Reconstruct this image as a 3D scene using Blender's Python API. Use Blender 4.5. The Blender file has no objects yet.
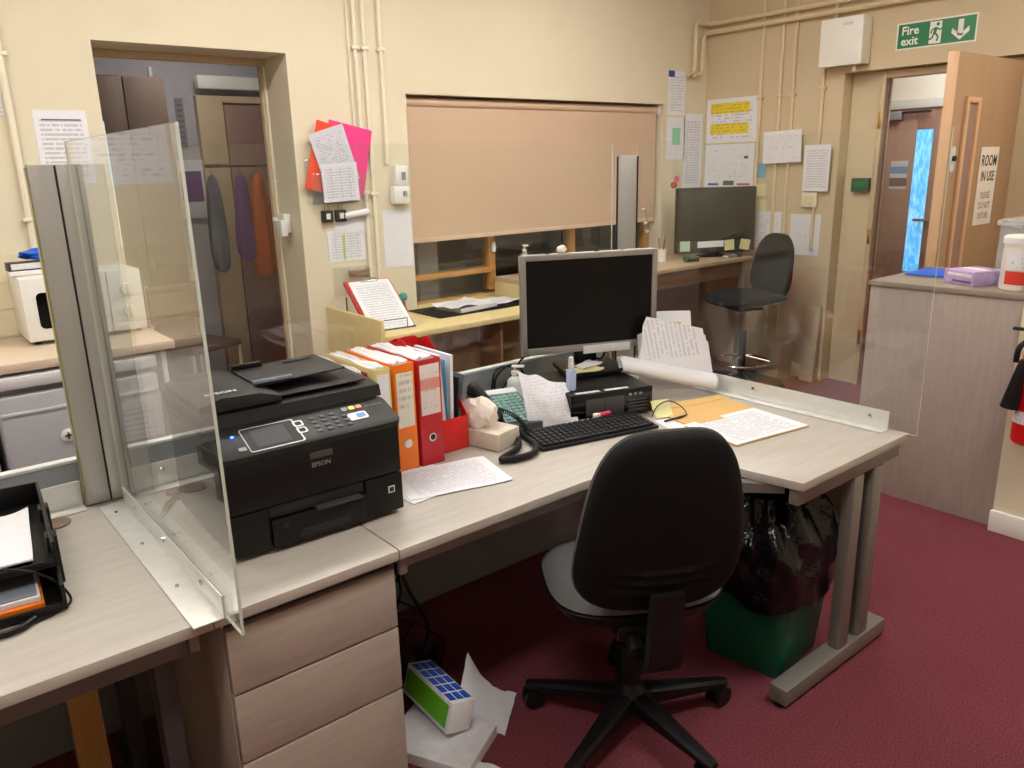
import bpy, bmesh, math, random
from mathutils import Matrix, Vector, noise
random.seed(7)
PI = math.pi
R = math.radians
SC = bpy.context.scene
COL = SC.collection

# ------------------------------------------------------------------ camera, world, exposure
def make_camera():
    yaw, pitch, roll = R(38.92), R(15.52), R(1.436)
    f = Vector((math.sin(yaw) * math.cos(pitch), math.cos(yaw) * math.cos(pitch), -math.sin(pitch)))
    r = Vector((math.cos(yaw), -math.sin(yaw), 0))
    d = f.cross(r)
    r2 = r * math.cos(roll) + d * math.sin(roll)
    d2 = -r * math.sin(roll) + d * math.cos(roll)
    m = Matrix((r2, -d2, -f)).transposed().to_4x4()
    m.translation = (0, 0, 1.58)
    cam = bpy.data.cameras.new('camera')
    cam.sensor_width = 36.0
    cam.lens = 790 / 1024 * 36
    cam.clip_start = 0.05
    o = bpy.data.objects.new('camera', cam)
    o.matrix_world = m
    COL.objects.link(o)
    SC.camera = o
make_camera()

w = bpy.data.worlds.new('World')
SC.world = w
w.use_nodes = True
w.node_tree.nodes['Background'].inputs[0].default_value = (0.35, 0.55, 0.9, 1)
w.node_tree.nodes['Background'].inputs[1].default_value = 0.6
SC.view_settings.view_transform = 'Standard'
SC.view_settings.look = 'None'
SC.view_settings.gamma = 1.0
SC.view_settings.use_curve_mapping = False
SC.view_settings.exposure = 0.0
LAMP = 28.0                       # strength of the ceiling light diffusers
LAMP_COL = (1.0, 0.968, 0.91)

# ------------------------------------------------------------------ materials
def lin(c):
    return tuple(((x / 255) / 12.92 if x / 255 <= 0.04045 else ((x / 255 + 0.055) / 1.055) ** 2.4) for x in c[:3]) + (1.0,)

MATS = {}
class NT:
    def __init__(self, m):
        m.use_nodes = True
        self.t = m.node_tree
        self.b = self.t.nodes.get('Principled BSDF')
    def n(self, kind, **kw):
        x = self.t.nodes.new(kind)
        for k, v in kw.items():
            setattr(x, k, v)
        return x
    def l(self, a, b):
        self.t.links.new(a, b)
    def math(self, op, a, b=None, c=None):
        x = self.n('ShaderNodeMath', operation=op)
        for i, v in enumerate((a, b, c)):
            if v is None: continue
            if isinstance(v, (int, float)): x.inputs[i].default_value = v
            else: self.l(v, x.inputs[i])
        return x.outputs[0]
    def mix(self, fac, a, b):
        x = self.n('ShaderNodeMix', data_type='RGBA')
        for i, v in ((0, fac), (6, a), (7, b)):
            if isinstance(v, (int, float)): x.inputs[i].default_value = v
            elif isinstance(v, tuple): x.inputs[i].default_value = v
            else: self.l(v, x.inputs[i])
        return x.outputs[2]

def mat(name, col, rough=0.5, metal=0.0, var=0.0, vscale=8.0, stretch=(1, 1, 1), bump=0.0, bscale=200.0, spec=0.5, emit=None, alpha=None, detail=3.0):
    if name in MATS: return MATS[name]
    m = bpy.data.materials.new(name)
    t = NT(m)
    b = t.b
    c = lin(col)
    b.inputs['Base Color'].default_value = c
    b.inputs['Roughness'].default_value = rough
    b.inputs['Metallic'].default_value = metal
    b.inputs['Specular IOR Level'].default_value = spec
    m.diffuse_color = c
    co = None
    if var or bump:
        tc = t.n('ShaderNodeTexCoord')
        mp = t.n('ShaderNodeMapping')
        mp.inputs['Scale'].default_value = stretch
        t.l(tc.outputs['Object'], mp.inputs[0])
        co = mp.outputs[0]
    if var:
        nz = t.n('ShaderNodeTexNoise')
        nz.inputs['Scale'].default_value = vscale
        nz.inputs['Detail'].default_value = detail
        nz.inputs['Roughness'].default_value = 0.65
        t.l(co, nz.inputs['Vector'])
        lo = tuple(x * (1 - var) for x in c[:3]) + (1,)
        hi = tuple(min(1, x * (1 + var)) for x in c[:3]) + (1,)
        rp = t.n('ShaderNodeMapRange')
        rp.inputs[1].default_value = 0.3
        rp.inputs[2].default_value = 0.7
        t.l(nz.outputs[0], rp.inputs[0])
        t.l(t.mix(rp.outputs[0], lo, hi), b.inputs['Base Color'])
    if bump:
        nb = t.n('ShaderNodeTexNoise')
        nb.inputs['Scale'].default_value = bscale
        nb.inputs['Detail'].default_value = 2.0
        t.l(co, nb.inputs['Vector'])
        bp = t.n('ShaderNodeBump')
        bp.inputs['Strength'].default_value = bump
        bp.inputs['Distance'].default_value = 0.004
        t.l(nb.outputs[0], bp.inputs['Height'])
        t.l(bp.outputs[0], b.inputs['Normal'])
    if emit:
        b.inputs['Emission Color'].default_value = lin(emit[0]) if max(emit[0]) > 1 else tuple(emit[0]) + (1,)
        b.inputs['Emission Strength'].default_value = emit[1]
    MATS[name] = m
    return m

def glass(name, tint=(0.97, 0.985, 0.98), ior=1.49, haze=0.0):
    """clear sheet: see-through with a Fresnel mirror reflection (both faces of the sheet)"""
    if name in MATS: return MATS[name]
    m = bpy.data.materials.new(name)
    t = NT(m)
    t.t.nodes.remove(t.b)
    out = t.t.nodes['Material Output']
    tr = t.n('ShaderNodeBsdfTransparent'); tr.inputs[0].default_value = tint + (1,)
    gl = t.n('ShaderNodeBsdfGlossy'); gl.inputs['Roughness'].default_value = 0.0
    gl.inputs[0].default_value = (1, 1, 1, 1)
    ge = t.n('ShaderNodeNewGeometry')
    i = t.math('MULTIPLY_ADD', ge.outputs['Backfacing'], 1 / ior - ior, ior)
    fr = t.n('ShaderNodeFresnel'); t.l(i, fr.inputs['IOR'])
    mx = t.n('ShaderNodeMixShader')
    t.l(fr.outputs[0], mx.inputs[0]); t.l(tr.outputs[0], mx.inputs[1]); t.l(gl.outputs[0], mx.inputs[2])
    last = mx.outputs[0]
    if haze:
        df = t.n('ShaderNodeBsdfDiffuse'); df.inputs[0].default_value = (0.8, 0.82, 0.8, 1)
        m2 = t.n('ShaderNodeMixShader'); m2.inputs[0].default_value = haze
        t.l(last, m2.inputs[1]); t.l(df.outputs[0], m2.inputs[2]); last = m2.outputs[0]
    t.l(last, out.inputs[0])
    MATS[name] = m
    return m

def paper(name, rows=24,  cols=1, ink=(90, 90, 105), base=(232, 232, 238), dens=0.45, blocks=(), margin=(0.1, 0.9, 0.08, 0.9), axes='XY', thick=0.5, grid=False):
    """printed sheet: rows of broken dark strokes over white stock, plus flat colour blocks (x0,x1,y0,y1,col) in sheet fractions"""
    if name in MATS: return MATS[name]
    m = bpy.data.materials.new(name)
    t = NT(m); b = t.b
    b.inputs['Roughness'].default_value = 0.75
    tc = t.n('ShaderNodeTexCoord'); sp = t.n('ShaderNodeSeparateXYZ'); t.l(tc.outputs['Generated'], sp.inputs[0])
    u = sp.outputs['XYZ'.index(axes[0])]; v = sp.outputs['XYZ'.index(axes[1])]
    vr = t.math('MULTIPLY', v, rows)
    row = t.math('FLOOR', vr); fr = t.math('FRACT', vr)
    line = t.math('GREATER_THAN', fr, thick)
    cx = t.n('ShaderNodeCombineXYZ')
    t.l(t.math('MULTIPLY', u, 18), cx.inputs[0]); t.l(t.math('MULTIPLY', row, 7.31), cx.inputs[1])
    nz = t.n('ShaderNodeTexNoise'); nz.inputs['Scale'].default_value = 1.0; nz.inputs['Detail'].default_value = 1.0
    t.l(cx.outputs[0], nz.inputs['Vector'])
    word = t.math('GREATER_THAN', nz.outputs[0], 1 - dens)
    fac = t.math('MULTIPLY', line, word)
    def band(x, a, c):
        return t.math('MULTIPLY', t.math('GREATER_THAN', x, a), t.math('LESS_THAN', x, c))
    fac = t.math('MULTIPLY', fac, t.math('MULTIPLY', band(u, margin[0], margin[1]), band(v, margin[2], margin[3])))
    if cols > 1:
        fu = t.math('FRACT', t.math('MULTIPLY', u, cols))
        if grid:
            fac = t.math('MAXIMUM', fac, t.math('MULTIPLY', t.math('LESS_THAN', fu, 0.1), band(v, margin[2], margin[3])))
        else:
            fac = t.math('MULTIPLY', fac, t.math('GREATER_THAN', fu, 0.14))
    fac = t.math('MULTIPLY', fac, 0.36)
    c = t.mix(0.0, lin(base), lin(base))
    for (x0, x1, y0, y1, bc) in blocks:
        c = t.mix(t.math('MULTIPLY', band(u, x0, x1), band(v, y0, y1)), c, lin(bc))
    c = t.mix(fac, c, lin(ink))
    t.l(c, b.inputs['Base Color'])
    MATS[name] = m
    return m

def carpet():
    m = bpy.data.materials.new('crimson_carpet'); t = NT(m); b = t.b
    b.inputs['Roughness'].default_value = 0.95; b.inputs['Specular IOR Level'].default_value = 0.1
    tc = t.n('ShaderNodeTexCoord')
    n1 = t.n('ShaderNodeTexNoise'); n1.inputs['Scale'].default_value = 210; n1.inputs['Detail'].default_value = 2
    n2 = t.n('ShaderNodeTexNoise'); n2.inputs['Scale'].default_value = 3; n2.inputs['Detail'].default_value = 3
    t.l(tc.outputs['Object'], n1.inputs['Vector']); t.l(tc.outputs['Object'], n2.inputs['Vector'])
    r = t.n('ShaderNodeMapRange'); r.inputs[1].default_value = 0.3; r.inputs[2].default_value = 0.7; t.l(n1.outputs[0], r.inputs[0])
    c = t.mix(r.outputs[0], lin((96, 44, 54)), lin((150, 82, 92)))
    c2 = t.mix(t.math('MULTIPLY', n2.outputs[0], 0.35), c, lin((104, 44, 54)))
    t.l(c2, b.inputs['Base Color'])
    bp = t.n('ShaderNodeBump'); bp.inputs['Strength'].default_value = 0.6; bp.inputs['Distance'].default_value = 0.006
    t.l(n1.outputs[0], bp.inputs['Height']); t.l(bp.outputs[0], b.inputs['Normal'])
    MATS['carpet'] = m
    return m
carpet()

mat('cream_wall', (223, 213, 187), 0.75, var=0.035, vscale=1.5, bump=0.05, bscale=90)
mat('tan_wall', (210, 192, 160), 0.75, var=0.035, vscale=1.5, bump=0.05, bscale=90)
mat('reveal', (214, 198, 164), 0.7, var=0.03, vscale=3)
mat('ceiling_white', (236, 232, 222), 0.85, var=0.02)
mat('grey_wall', (196, 192, 196), 0.8, var=0.04)
mat('pipe_paint', (236, 228, 206), 0.4, var=0.03)
mat('pipe_tan', (222, 202, 168), 0.4, var=0.03)
mat('white_gloss', (238, 236, 228), 0.35, var=0.02)
mat('white_plastic', (232, 232, 228), 0.35, var=0.02)
mat('tile_cream', (224, 213, 184), 0.2, var=0.05, vscale=4)
mat('grout', (205, 190, 158), 0.85, var=0.05)
mat('blind', (206, 178, 152), 0.85, var=0.03, vscale=2.5, bump=0.08, bscale=500)
mat('blind_bar', (216, 190, 164), 0.6, var=0.02)
mat('pine', (196, 146, 84), 0.45, var=0.12, vscale=5, stretch=(1, 8, 8))
mat('counter_cream', (226, 206, 150), 0.4, var=0.04, vscale=3)
mat('counter_grey', (196, 172, 140), 0.45, var=0.05, vscale=4)
mat('laminate', (184, 177, 168), 0.42, var=0.09, vscale=6, stretch=(1, 9, 9), bump=0.03, bscale=60, detail=6)
mat('laminate_edge', (150, 138, 124), 0.45, var=0.06, vscale=6, stretch=(1, 9, 9))
mat('pedestal_ash', (172, 161, 151), 0.5, var=0.08, vscale=6, stretch=(1.2, 9, 12), detail=6)
mat('cabinet_ash', (172, 158, 150), 0.5, var=0.08, vscale=6, stretch=(9, 9, 1.0), detail=6)
mat('worktop', (214, 194, 172), 0.35, var=0.06, vscale=6, stretch=(1, 7, 7), detail=5)
mat('grey_metal', (136, 132, 126), 0.4, metal=0.35, var=0.03)
mat('dark_metal', (60, 58, 58), 0.5, var=0.05)
mat('rail_grey', (104, 100, 96), 0.5, var=0.05)
mat('beige_board', (190, 174, 150), 0.6, var=0.05)
mat('alu', (226, 226, 222), 0.36, metal=0.4, var=0.06, vscale=30, stretch=(1, 1, 12))
mat('alu_post', (176, 174, 168), 0.42, metal=0.35, var=0.05, vscale=30, stretch=(20, 20, 1))
mat('band_grey', (140, 142, 146), 0.5, var=0.05, vscale=20)
mat('band_top', (206, 208, 208), 0.4, var=0.03)
mat('steel', (200, 198, 194), 0.25, metal=1.0, var=0.03)
mat('chrome', (220, 220, 220), 0.08, metal=1.0, var=0.01)
mat('black_plastic', (19, 19, 20), 0.42, spec=0.3, var=0.08, vscale=30, bump=0.06, bscale=700)
mat('black_matte', (15, 15, 16), 0.7, spec=0.2, var=0.1, vscale=30, bump=0.1, bscale=900)
mat('black_gloss', (12, 12, 13), 0.12, var=0.02)
mat('screen_black', (9, 9, 10), 0.35, var=0.02, spec=0.25)
mat('screen_green', (40, 43, 39), 0.25, var=0.04)
mat('printer_grey', (36, 36, 36), 0.45, spec=0.35, var=0.06, vscale=40, bump=0.06, bscale=800)
mat('lcd', (58, 60, 64), 0.6, var=0.04)
mat('silver_bezel', (160, 158, 154), 0.35, metal=0.5, var=0.02)
mat('bezel_label', (220, 220, 222), 0.5, var=0.05, vscale=60)
mat('orange_board', (238, 122, 24), 0.45, var=0.05)
mat('red_board', (186, 26, 34), 0.45, var=0.06)
mat('dark_red_board', (140, 18, 34), 0.45, var=0.06)
mat('bright_red', (212, 34, 30), 0.35, var=0.04)
mat('yellow_board', (224, 206, 138), 0.5, var=0.05)
mat('pink_card', (238, 60, 140), 0.45, var=0.04)
mat('orange_card', (240, 74, 40), 0.45, var=0.04)
mat('manila', (214, 172, 104), 0.65, var=0.06, vscale=6)
mat('white_paper', (230, 230, 236), 0.8, var=0.02)
mat('white_paper_edge', (222, 220, 224), 0.85, var=0.08, vscale=40, stretch=(1, 1, 20))
mat('tissue', (238, 226, 214), 0.9, var=0.03)
mat('tissue_box', (216, 204, 190), 0.6, var=0.12, vscale=18)
mat('teal_label', (146, 184, 180), 0.5, var=0.2, vscale=30)
mat('clear_gel', (214, 220, 220), 0.2, var=0.03)
mat('blue_gel', (176, 190, 224), 0.25, var=0.06)
mat('sticky_yellow', (226, 222, 168), 0.7, var=0.04)
mat('sticky_green', (180, 206, 190), 0.7, var=0.04)
mat('sticky_blue', (120, 176, 206), 0.7, var=0.04)
mat('pink_plastic', (226, 70, 110), 0.4, var=0.03)
mat('blue_plastic', (20, 96, 216), 0.45, var=0.05)
mat('green_bin', (8, 84, 62), 0.4, var=0.05)
mat('bin_bag', (12, 12, 13), 0.18, var=0.1, vscale=20, bump=0.9, bscale=55)
mat('seat_fabric', (104, 104, 104), 0.95, var=0.35, vscale=420, bump=0.4, bscale=500)
mat('black_fabric', (22, 24, 27), 0.95, var=0.25, vscale=300, bump=0.3, bscale=500)
mat('fridge_white', (214, 214, 218), 0.35, var=0.03)
mat('fridge_grey', (176, 178, 184), 0.4, var=0.03)
mat('door_tan', (172, 138, 106), 0.45, var=0.05, vscale=4, stretch=(6, 6, 1))
mat('door_edge', (214, 172, 132), 0.45, var=0.05, vscale=4, stretch=(6, 6, 1))
mat('door_brown', (158, 126, 114), 0.5, var=0.06, vscale=4, stretch=(6, 6, 1))
mat('wardrobe_brown', (124, 102, 88), 0.55, var=0.08, vscale=4, stretch=(6, 6, 1))
mat('under_brown', (150, 116, 84), 0.55, var=0.08, vscale=3)
mat('frame_tan', (206, 184, 150), 0.45, var=0.04)
mat('purple_box', (186, 160, 204), 0.5, var=0.2, vscale=30)
mat('sign_green', (16, 122, 74), 0.4, var=0.03)
mat('sign_white', (236, 236, 228), 0.4, var=0.02)
mat('dark_green', (28, 92, 66), 0.4, var=0.04)
mat('ext_red', (206, 24, 26), 0.3, var=0.03)
mat('label_red', (220, 62, 48), 0.5, var=0.03)
mat('tub_white', (236, 230, 224), 0.35, var=0.02)
mat('ink_black', (28, 28, 30), 0.6, var=0.05)
mat('ink_grey', (150, 148, 146), 0.6, var=0.05)
mat('box_blue', (36, 84, 188), 0.5, var=0.08, vscale=30)
mat('box_green', (110, 196, 40), 0.5, var=0.06)
mat('cloth_orange', (206, 104, 50), 0.9, var=0.1)
mat('cloth_purple', (120, 84, 140), 0.9, var=0.1)
mat('cloth_grey', (120, 128, 140), 0.9, var=0.1)
mat('light_wood', (200, 152, 92), 0.55, var=0.1, vscale=5, stretch=(8, 8, 1))
mat('led_blue', (20, 60, 255), 0.3, emit=((30, 70, 255), 12.0))
mat('edge_clear', (206, 214, 202), 0.2, var=0.02)
mat('edge_olive', (150, 146, 90), 0.3, var=0.04)
mat('key_grey', (70, 70, 72), 0.5, var=0.1, vscale=60)
mat('key_white', (220, 222, 224), 0.4, var=0.03)
mat('key_yellow', (232, 214, 60), 0.4, var=0.03)
mat('key_orange', (226, 128, 90), 0.4, var=0.03)
mat('key_blue', (80, 130, 210), 0.4, var=0.03)
mat('brass', (196, 160, 90), 0.3, metal=1.0, var=0.03)
mat('fox_red', (170, 40, 40), 0.6, var=0.1)
mat('teal', (70, 170, 166), 0.6, var=0.1)
mat('diffuser', (255, 255, 250), 0.6, emit=(LAMP_COL, LAMP))
glass('acrylic', ior=1.46)
glass('window_glass', (0.9, 0.93, 0.92), 1.5)
glass('clear_tub', (0.86, 0.9, 0.95), 1.4, haze=0.25)
glass('clear_pocket', (0.97, 0.97, 0.97), 1.4, haze=0.04)
glass('bottle_clear', (0.93, 0.95, 0.96), 1.4, haze=0.3)

def daylight(name, a, b, strength, scale, stretch=(1, 1, 1)):
    m = bpy.data.materials.new(name); t = NT(m)
    tc = t.n('ShaderNodeTexCoord'); mp = t.n('ShaderNodeMapping'); mp.inputs['Scale'].default_value = stretch
    nz = t.n('ShaderNodeTexNoise'); nz.inputs['Scale'].default_value = scale; nz.inputs['Detail'].default_value = 4
    t.l(tc.outputs['Object'], mp.inputs[0]); t.l(mp.outputs[0], nz.inputs['Vector'])
    r = t.n('ShaderNodeMapRange'); r.inputs[1].default_value = 0.4; r.inputs[2].default_value = 0.65; t.l(nz.outputs[0], r.inputs[0])
    c = t.mix(r.outputs[0], lin(a), lin(b))
    t.l(c, t.b.inputs['Emission Color']); t.b.inputs['Emission Strength'].default_value = strength
    t.b.inputs['Base Color'].default_value = lin(a); t.b.inputs['Roughness'].default_value = 0.2
    MATS[name] = m
daylight('dusk_glass', (70, 170, 246), (170, 226, 252), 0.9, 16, (1, 3, 1))
daylight('pale_daylight', (190, 222, 236), (214, 236, 244), 0.9, 3)

# ------------------------------------------------------------------ mesh helpers
class G:
    def __init__(self):
        self.bm = bmesh.new()
        self.mi = 0
    def _done(self, fs):
        for f in fs: f.material_index = self.mi
        return self
    def box(self, x0, y0, z0, x1, y1, z1, bev=0.0, seg=2, M=None):
        r = bmesh.ops.create_cube(self.bm, size=1.0)
        vs = r['verts']
        for v in vs:
            v.co = Vector((x0 + (v.co.x + 0.5) * (x1 - x0), y0 + (v.co.y + 0.5) * (y1 - y0), z0 + (v.co.z + 0.5) * (z1 - z0)))
        fs = set(f for v in vs for f in v.link_faces)
        if bev:
            es = list(set(e for v in vs for e in v.link_edges))
            rr = bmesh.ops.bevel(self.bm, geom=es, offset=bev, segments=seg, profile=0.5, affect='EDGES')
            fs = set(f for f in rr['faces']) | set(f for v in rr['verts'] for f in v.link_faces)
        if M is not None:
            for v in set(v for f in fs for v in f.verts): v.co = M @ v.co
        return self._done(fs)
    def prism(self, poly, a, b, axis='z', bev=0.0):
        def P(u, v, h):
            return {'z': (u, v, h), 'y': (u, h, v), 'x': (h, u, v)}[axis]
        n = len(poly)
        lo = [self.bm.verts.new(P(u, v, a)) for u, v in poly]
        hi = [self.bm.verts.new(P(u, v, b)) for u, v in poly]
        fs = [self.bm.faces.new(lo[::-1]), self.bm.faces.new(hi)]
        for i in range(n):
            fs.append(self.bm.faces.new((lo[i], lo[(i + 1) % n], hi[(i + 1) % n], hi[i])))
        bmesh.ops.recalc_face_normals(self.bm, faces=fs)
        if bev:
            es = list(set(e for f in fs[:2] for e in f.edges))
            rr = bmesh.ops.bevel(self.bm, geom=es, offset=bev, segments=2, profile=0.5, affect='EDGES')
            fs = set(f for f in rr['faces']) | set(f for v in rr['verts'] for f in v.link_faces)
        return self._done(fs)
    def tube(self, pts, r, n=8, closed=False, smooth=0, caps=True):
        pts = [Vector(p) for p in pts]
        if smooth:
            pts = spline(pts, smooth, closed)
        rs = r if isinstance(r, (list, tuple)) else [r] * len(pts)
        rings = []
        up = None
        N = len(pts)
        for i, p in enumerate(pts):
            a = pts[(i - 1) % N] if (closed or i > 0) else p
            b = pts[(i + 1) % N] if (closed or i < N - 1) else p
            t = (b - a).normalized()
            if up is None:
                up = Vector((0, 0, 1)) if abs(t.z) < 0.9 else Vector((1, 0, 0))
            s = t.cross(up)
            if s.length < 1e-5: s = t.orthogonal()
            s.normalize(); up = s.cross(t).normalized()
            rings.append([self.bm.verts.new(p + (s * math.cos(k * 2 * PI / n) + up * math.sin(k * 2 * PI / n)) * rs[i]) for k in range(n)])
        fs = []
        for i in range(N if closed else N - 1):
            A, B = rings[i], rings[(i + 1) % N]
            for k in range(n):
                fs.append(self.bm.faces.new((A[k], A[(k + 1) % n], B[(k + 1) % n], B[k])))
        if caps and not closed:
            fs.append(self.bm.faces.new(rings[0][::-1])); fs.append(self.bm.faces.new(rings[-1]))
        bmesh.ops.recalc_face_normals(self.bm, faces=fs)
        return self._done(fs)
    def lathe(self, prof, n=20, c=(0, 0, 0), M=None):
        rings = []
        for r, z in prof:
            rings.append([self.bm.verts.new((c[0] + r * math.cos(k * 2 * PI / n), c[1] + r * math.sin(k * 2 * PI / n), c[2] + z)) for k in range(n)])
        fs = []
        for A, B in zip(rings, rings[1:]):
            for k in range(n):
                fs.append(self.bm.faces.new((A[k], A[(k + 1) % n], B[(k + 1) % n], B[k])))
        fs.append(self.bm.faces.new(rings[0][::-1])); fs.append(self.bm.faces.new(rings[-1]))
        if M is not None:
            for f in rings:
                for v in f: v.co = M @ v.co
        bmesh.ops.recalc_face_normals(self.bm, faces=fs)
        return self._done(fs)
    def grid(self, fn, nu, nv, close=False):
        vs = [[self.bm.verts.new(fn(i / nu, j / nv)) for i in range(nu + 1)] for j in range(nv + 1)]
        fs = []
        for j in range(nv):
            for i in range(nu):
                fs.append(self.bm.faces.new((vs[j][i], vs[j][i + 1], vs[j + 1][i + 1], vs[j + 1][i])))
        return self._done(fs)
    def slab(self, fn, nu, nv, th):
        """curved sheet with a real thickness: fn(u,v) -> point; offset along -z by th"""
        return self.shell(fn, lambda u, v: Vector(fn(u, v)) - Vector((0, 0, th)), nu, nv)
    def shell(self, fa, fb, nu, nv):
        A = [[self.bm.verts.new(fa(i / nu, j / nv)) for i in range(nu + 1)] for j in range(nv + 1)]
        B = [[self.bm.verts.new(fb(i / nu, j / nv)) for i in range(nu + 1)] for j in range(nv + 1)]
        fs = []
        q = self.bm.faces.new
        for j in range(nv):
            for i in range(nu):
                fs.append(q((A[j][i], A[j][i + 1], A[j + 1][i + 1], A[j + 1][i])))
                fs.append(q((B[j][i], B[j + 1][i], B[j + 1][i + 1], B[j][i + 1])))
        for i in range(nu):
            fs.append(q((A[0][i], B[0][i], B[0][i + 1], A[0][i + 1])))
            fs.append(q((A[nv][i], A[nv][i + 1], B[nv][i + 1], B[nv][i])))
        for j in range(nv):
            fs.append(q((A[j][0], A[j + 1][0], B[j + 1][0], B[j][0])))
            fs.append(q((A[j][nu], B[j][nu], B[j + 1][nu], A[j + 1][nu])))
        bmesh.ops.recalc_face_normals(self.bm, faces=fs)
        return self._done(fs)
    def lens(self, outline, back, front, P, n=40, rings=7, pw=2.6):
        """closed cushion: outline(th)->(u,v); P(u,v,d)->xyz; depth back..front bulging from the rim"""
        def ring(s, d):
            return [self.bm.verts.new(P(*[s * q for q in outline(k * 2 * PI / n)], d)) for k in range(n)]
        A, B = [], []
        for j in range(1, rings + 1):
            s = (j / rings) ** 0.6
            h = (1 - s ** pw) ** (1 / pw) if s < 1 else 0
            A.append(ring(s, front * h))
            if j < rings: B.append(ring(s, back * h))
        B.append(A[-1])
        fs = []
        for L, d, fl in ((A, front, False), (B, back, True)):
            c = self.bm.verts.new(P(0, 0, d))
            for k in range(n):
                f = (c, L[0][k], L[0][(k + 1) % n])
                fs.append(self.bm.faces.new(f if not fl else f[::-1]))
            for X, Y in zip(L, L[1:]):
                for k in range(n):
                    f = (X[k], Y[k], Y[(k + 1) % n], X[(k + 1) % n])
                    fs.append(self.bm.faces.new(f if not fl else f[::-1]))
        bmesh.ops.recalc_face_normals(self.bm, faces=fs)
        return self._done(fs)
    def mesh(self, name, mats, smooth=True, ang=35):
        me = bpy.data.meshes.new(name)
        self.bm.to_mesh(me); self.bm.free()
        for m in (mats if isinstance(mats, (list, tuple)) else [mats]):
            me.materials.append(MATS[m] if isinstance(m, str) else m)
        if smooth:
            me.polygons.foreach_set('use_smooth', [True] * len(me.polygons))
            me.set_sharp_from_angle(angle=R(ang))
        return me
    def build(self, name, mats, parent=None, loc=(0, 0, 0), rot=(0, 0, 0), smooth=True, ang=35):
        return put(name, self.mesh(name, mats, smooth, ang), parent, loc, rot)

def spline(pts, k, closed=False):
    out = []
    n = len(pts)
    for i in range(n if closed else n - 1):
        p0 = pts[(i - 1) % n] if (closed or i > 0) else pts[0]
        p1, p2 = pts[i], pts[(i + 1) % n]
        p3 = pts[(i + 2) % n] if (closed or i + 2 < n) else pts[-1]
        for j in range(k):
            t = j / k
            out.append(0.5 * ((2 * p1) + (p2 - p0) * t + (2 * p0 - 5 * p1 + 4 * p2 - p3) * t * t + (3 * p1 - p0 - 3 * p2 + p3) * t ** 3))
    if not closed: out.append(pts[-1])
    return out

def put(name, me, parent=None, loc=(0, 0, 0), rot=(0, 0, 0)):
    o = bpy.data.objects.new(name, me)
    COL.objects.link(o)
    o.location = loc; o.rotation_euler = rot
    if parent: o.parent = parent
    return o

def T(name, label, cat, loc=(0, 0, 0), rz=0.0, group=None, rot=None):
    o = bpy.data.objects.new(name, None)
    COL.objects.link(o)
    o.location = loc; o.rotation_euler = rot or (0, 0, rz)
    o.empty_display_size = 0.05
    return tag(o, label, cat, group)

def tag(o, label, cat, group=None):
    o['label'] = label; o['category'] = cat
    if group: o['group'] = group
    return o

def S(o):
    o['kind'] = 'structure'
    return o

def box(name, m, p, x0, y0, z0, x1, y1, z1, bev=0.002, **k):
    return G().box(x0, y0, z0, x1, y1, z1, bev).build(name, m, p, **k)

def copy_tree(o, parent=None):
    c = o.copy(); COL.objects.link(c)
    if parent: c.parent = parent
    for ch in list(o.children): copy_tree(ch, c)
    return c

def lettering(s, size, m, parent, loc=(0, 0, 0), rot=(0, 0, 0), align='LEFT', sx=1.0, depth=0.0, bold=0.0, name='lettering'):
    cu = bpy.data.curves.new('t', 'FONT')
    cu.body = s; cu.size = size; cu.align_x = align; cu.extrude = depth; cu.offset = bold
    cu.resolution_u = 2
    o = bpy.data.objects.new('t', cu)
    COL.objects.link(o)
    dg = bpy.context.evaluated_depsgraph_get()
    me = bpy.data.meshes.new_from_object(o.evaluated_get(dg))
    bpy.data.objects.remove(o)
    bpy.data.curves.remove(cu)
    me.materials.clear(); me.materials.append(MATS[m])
    if sx != 1.0: me.transform(Matrix.Diagonal((sx, 1, 1, 1)))
    return put(name, me, parent, loc, rot)

BACKROT = (PI / 2, 0, 0)            # local XY plane on the back wall, facing the room
RIGHTROT = (PI / 2, 0, -PI / 2)     # local XY plane on the right wall, facing the room

def roundrect(w, h, r, n=4):
    out = []
    for cx, cy, a in ((w / 2 - r, h / 2 - r, 0), (-w / 2 + r, h / 2 - r, 90), (-w / 2 + r, -h / 2 + r, 180), (w / 2 - r, -h / 2 + r, 270)):
        for k in range(n + 1):
            t = R(a + 90 * k / n)
            out.append((cx + r * math.cos(t), cy + r * math.sin(t)))
    return out

def rr(a, w, d, p=3.2):
    c, s = math.cos(a), math.sin(a)
    return (w * math.copysign(abs(c) ** (2 / p), c), d * math.copysign(abs(s) ** (2 / p), s))

YB, XR = 4.04, 5.25               # faces of the back wall and the right wall

# ------------------------------------------------------------------ the setting
S(G().box(-2.2, -2.0, -0.1, 5.55, 4.34, 0.0).build('floor', 'carpet'))
S(G().box(-2.2, -2.0, 2.95, 5.55, 4.34, 3.05).build('ceiling', 'ceiling_white'))
g = G()
g.box(-2.2, YB, 0, 0.945, 4.33, 2.95)
g.box(0.945, YB, 2.15, 1.845, 4.33, 2.95)
g.box(1.845, YB, 0, 2.54, 4.33, 2.95)
g.box(2.54, YB, 1.98, 4.76, 4.33, 2.95)
g.box(2.54, YB, 0, 4.76, 4.33, 0.735)
g.box(4.76, YB, 0, XR, 4.33, 2.95)
wall_back = S(g.build('wall_back', 'cream_wall'))
g = G()
g.box(XR, 2.915, 0, 5.55, 4.33, 2.95)
g.box(XR, 1.84, 2.11, 5.55, 2.915, 2.95)
g.box(XR, -2.0, 0, 5.55, 1.84, 2.95)
wall_right = S(g.build('wall_right', 'tan_wall'))
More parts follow.
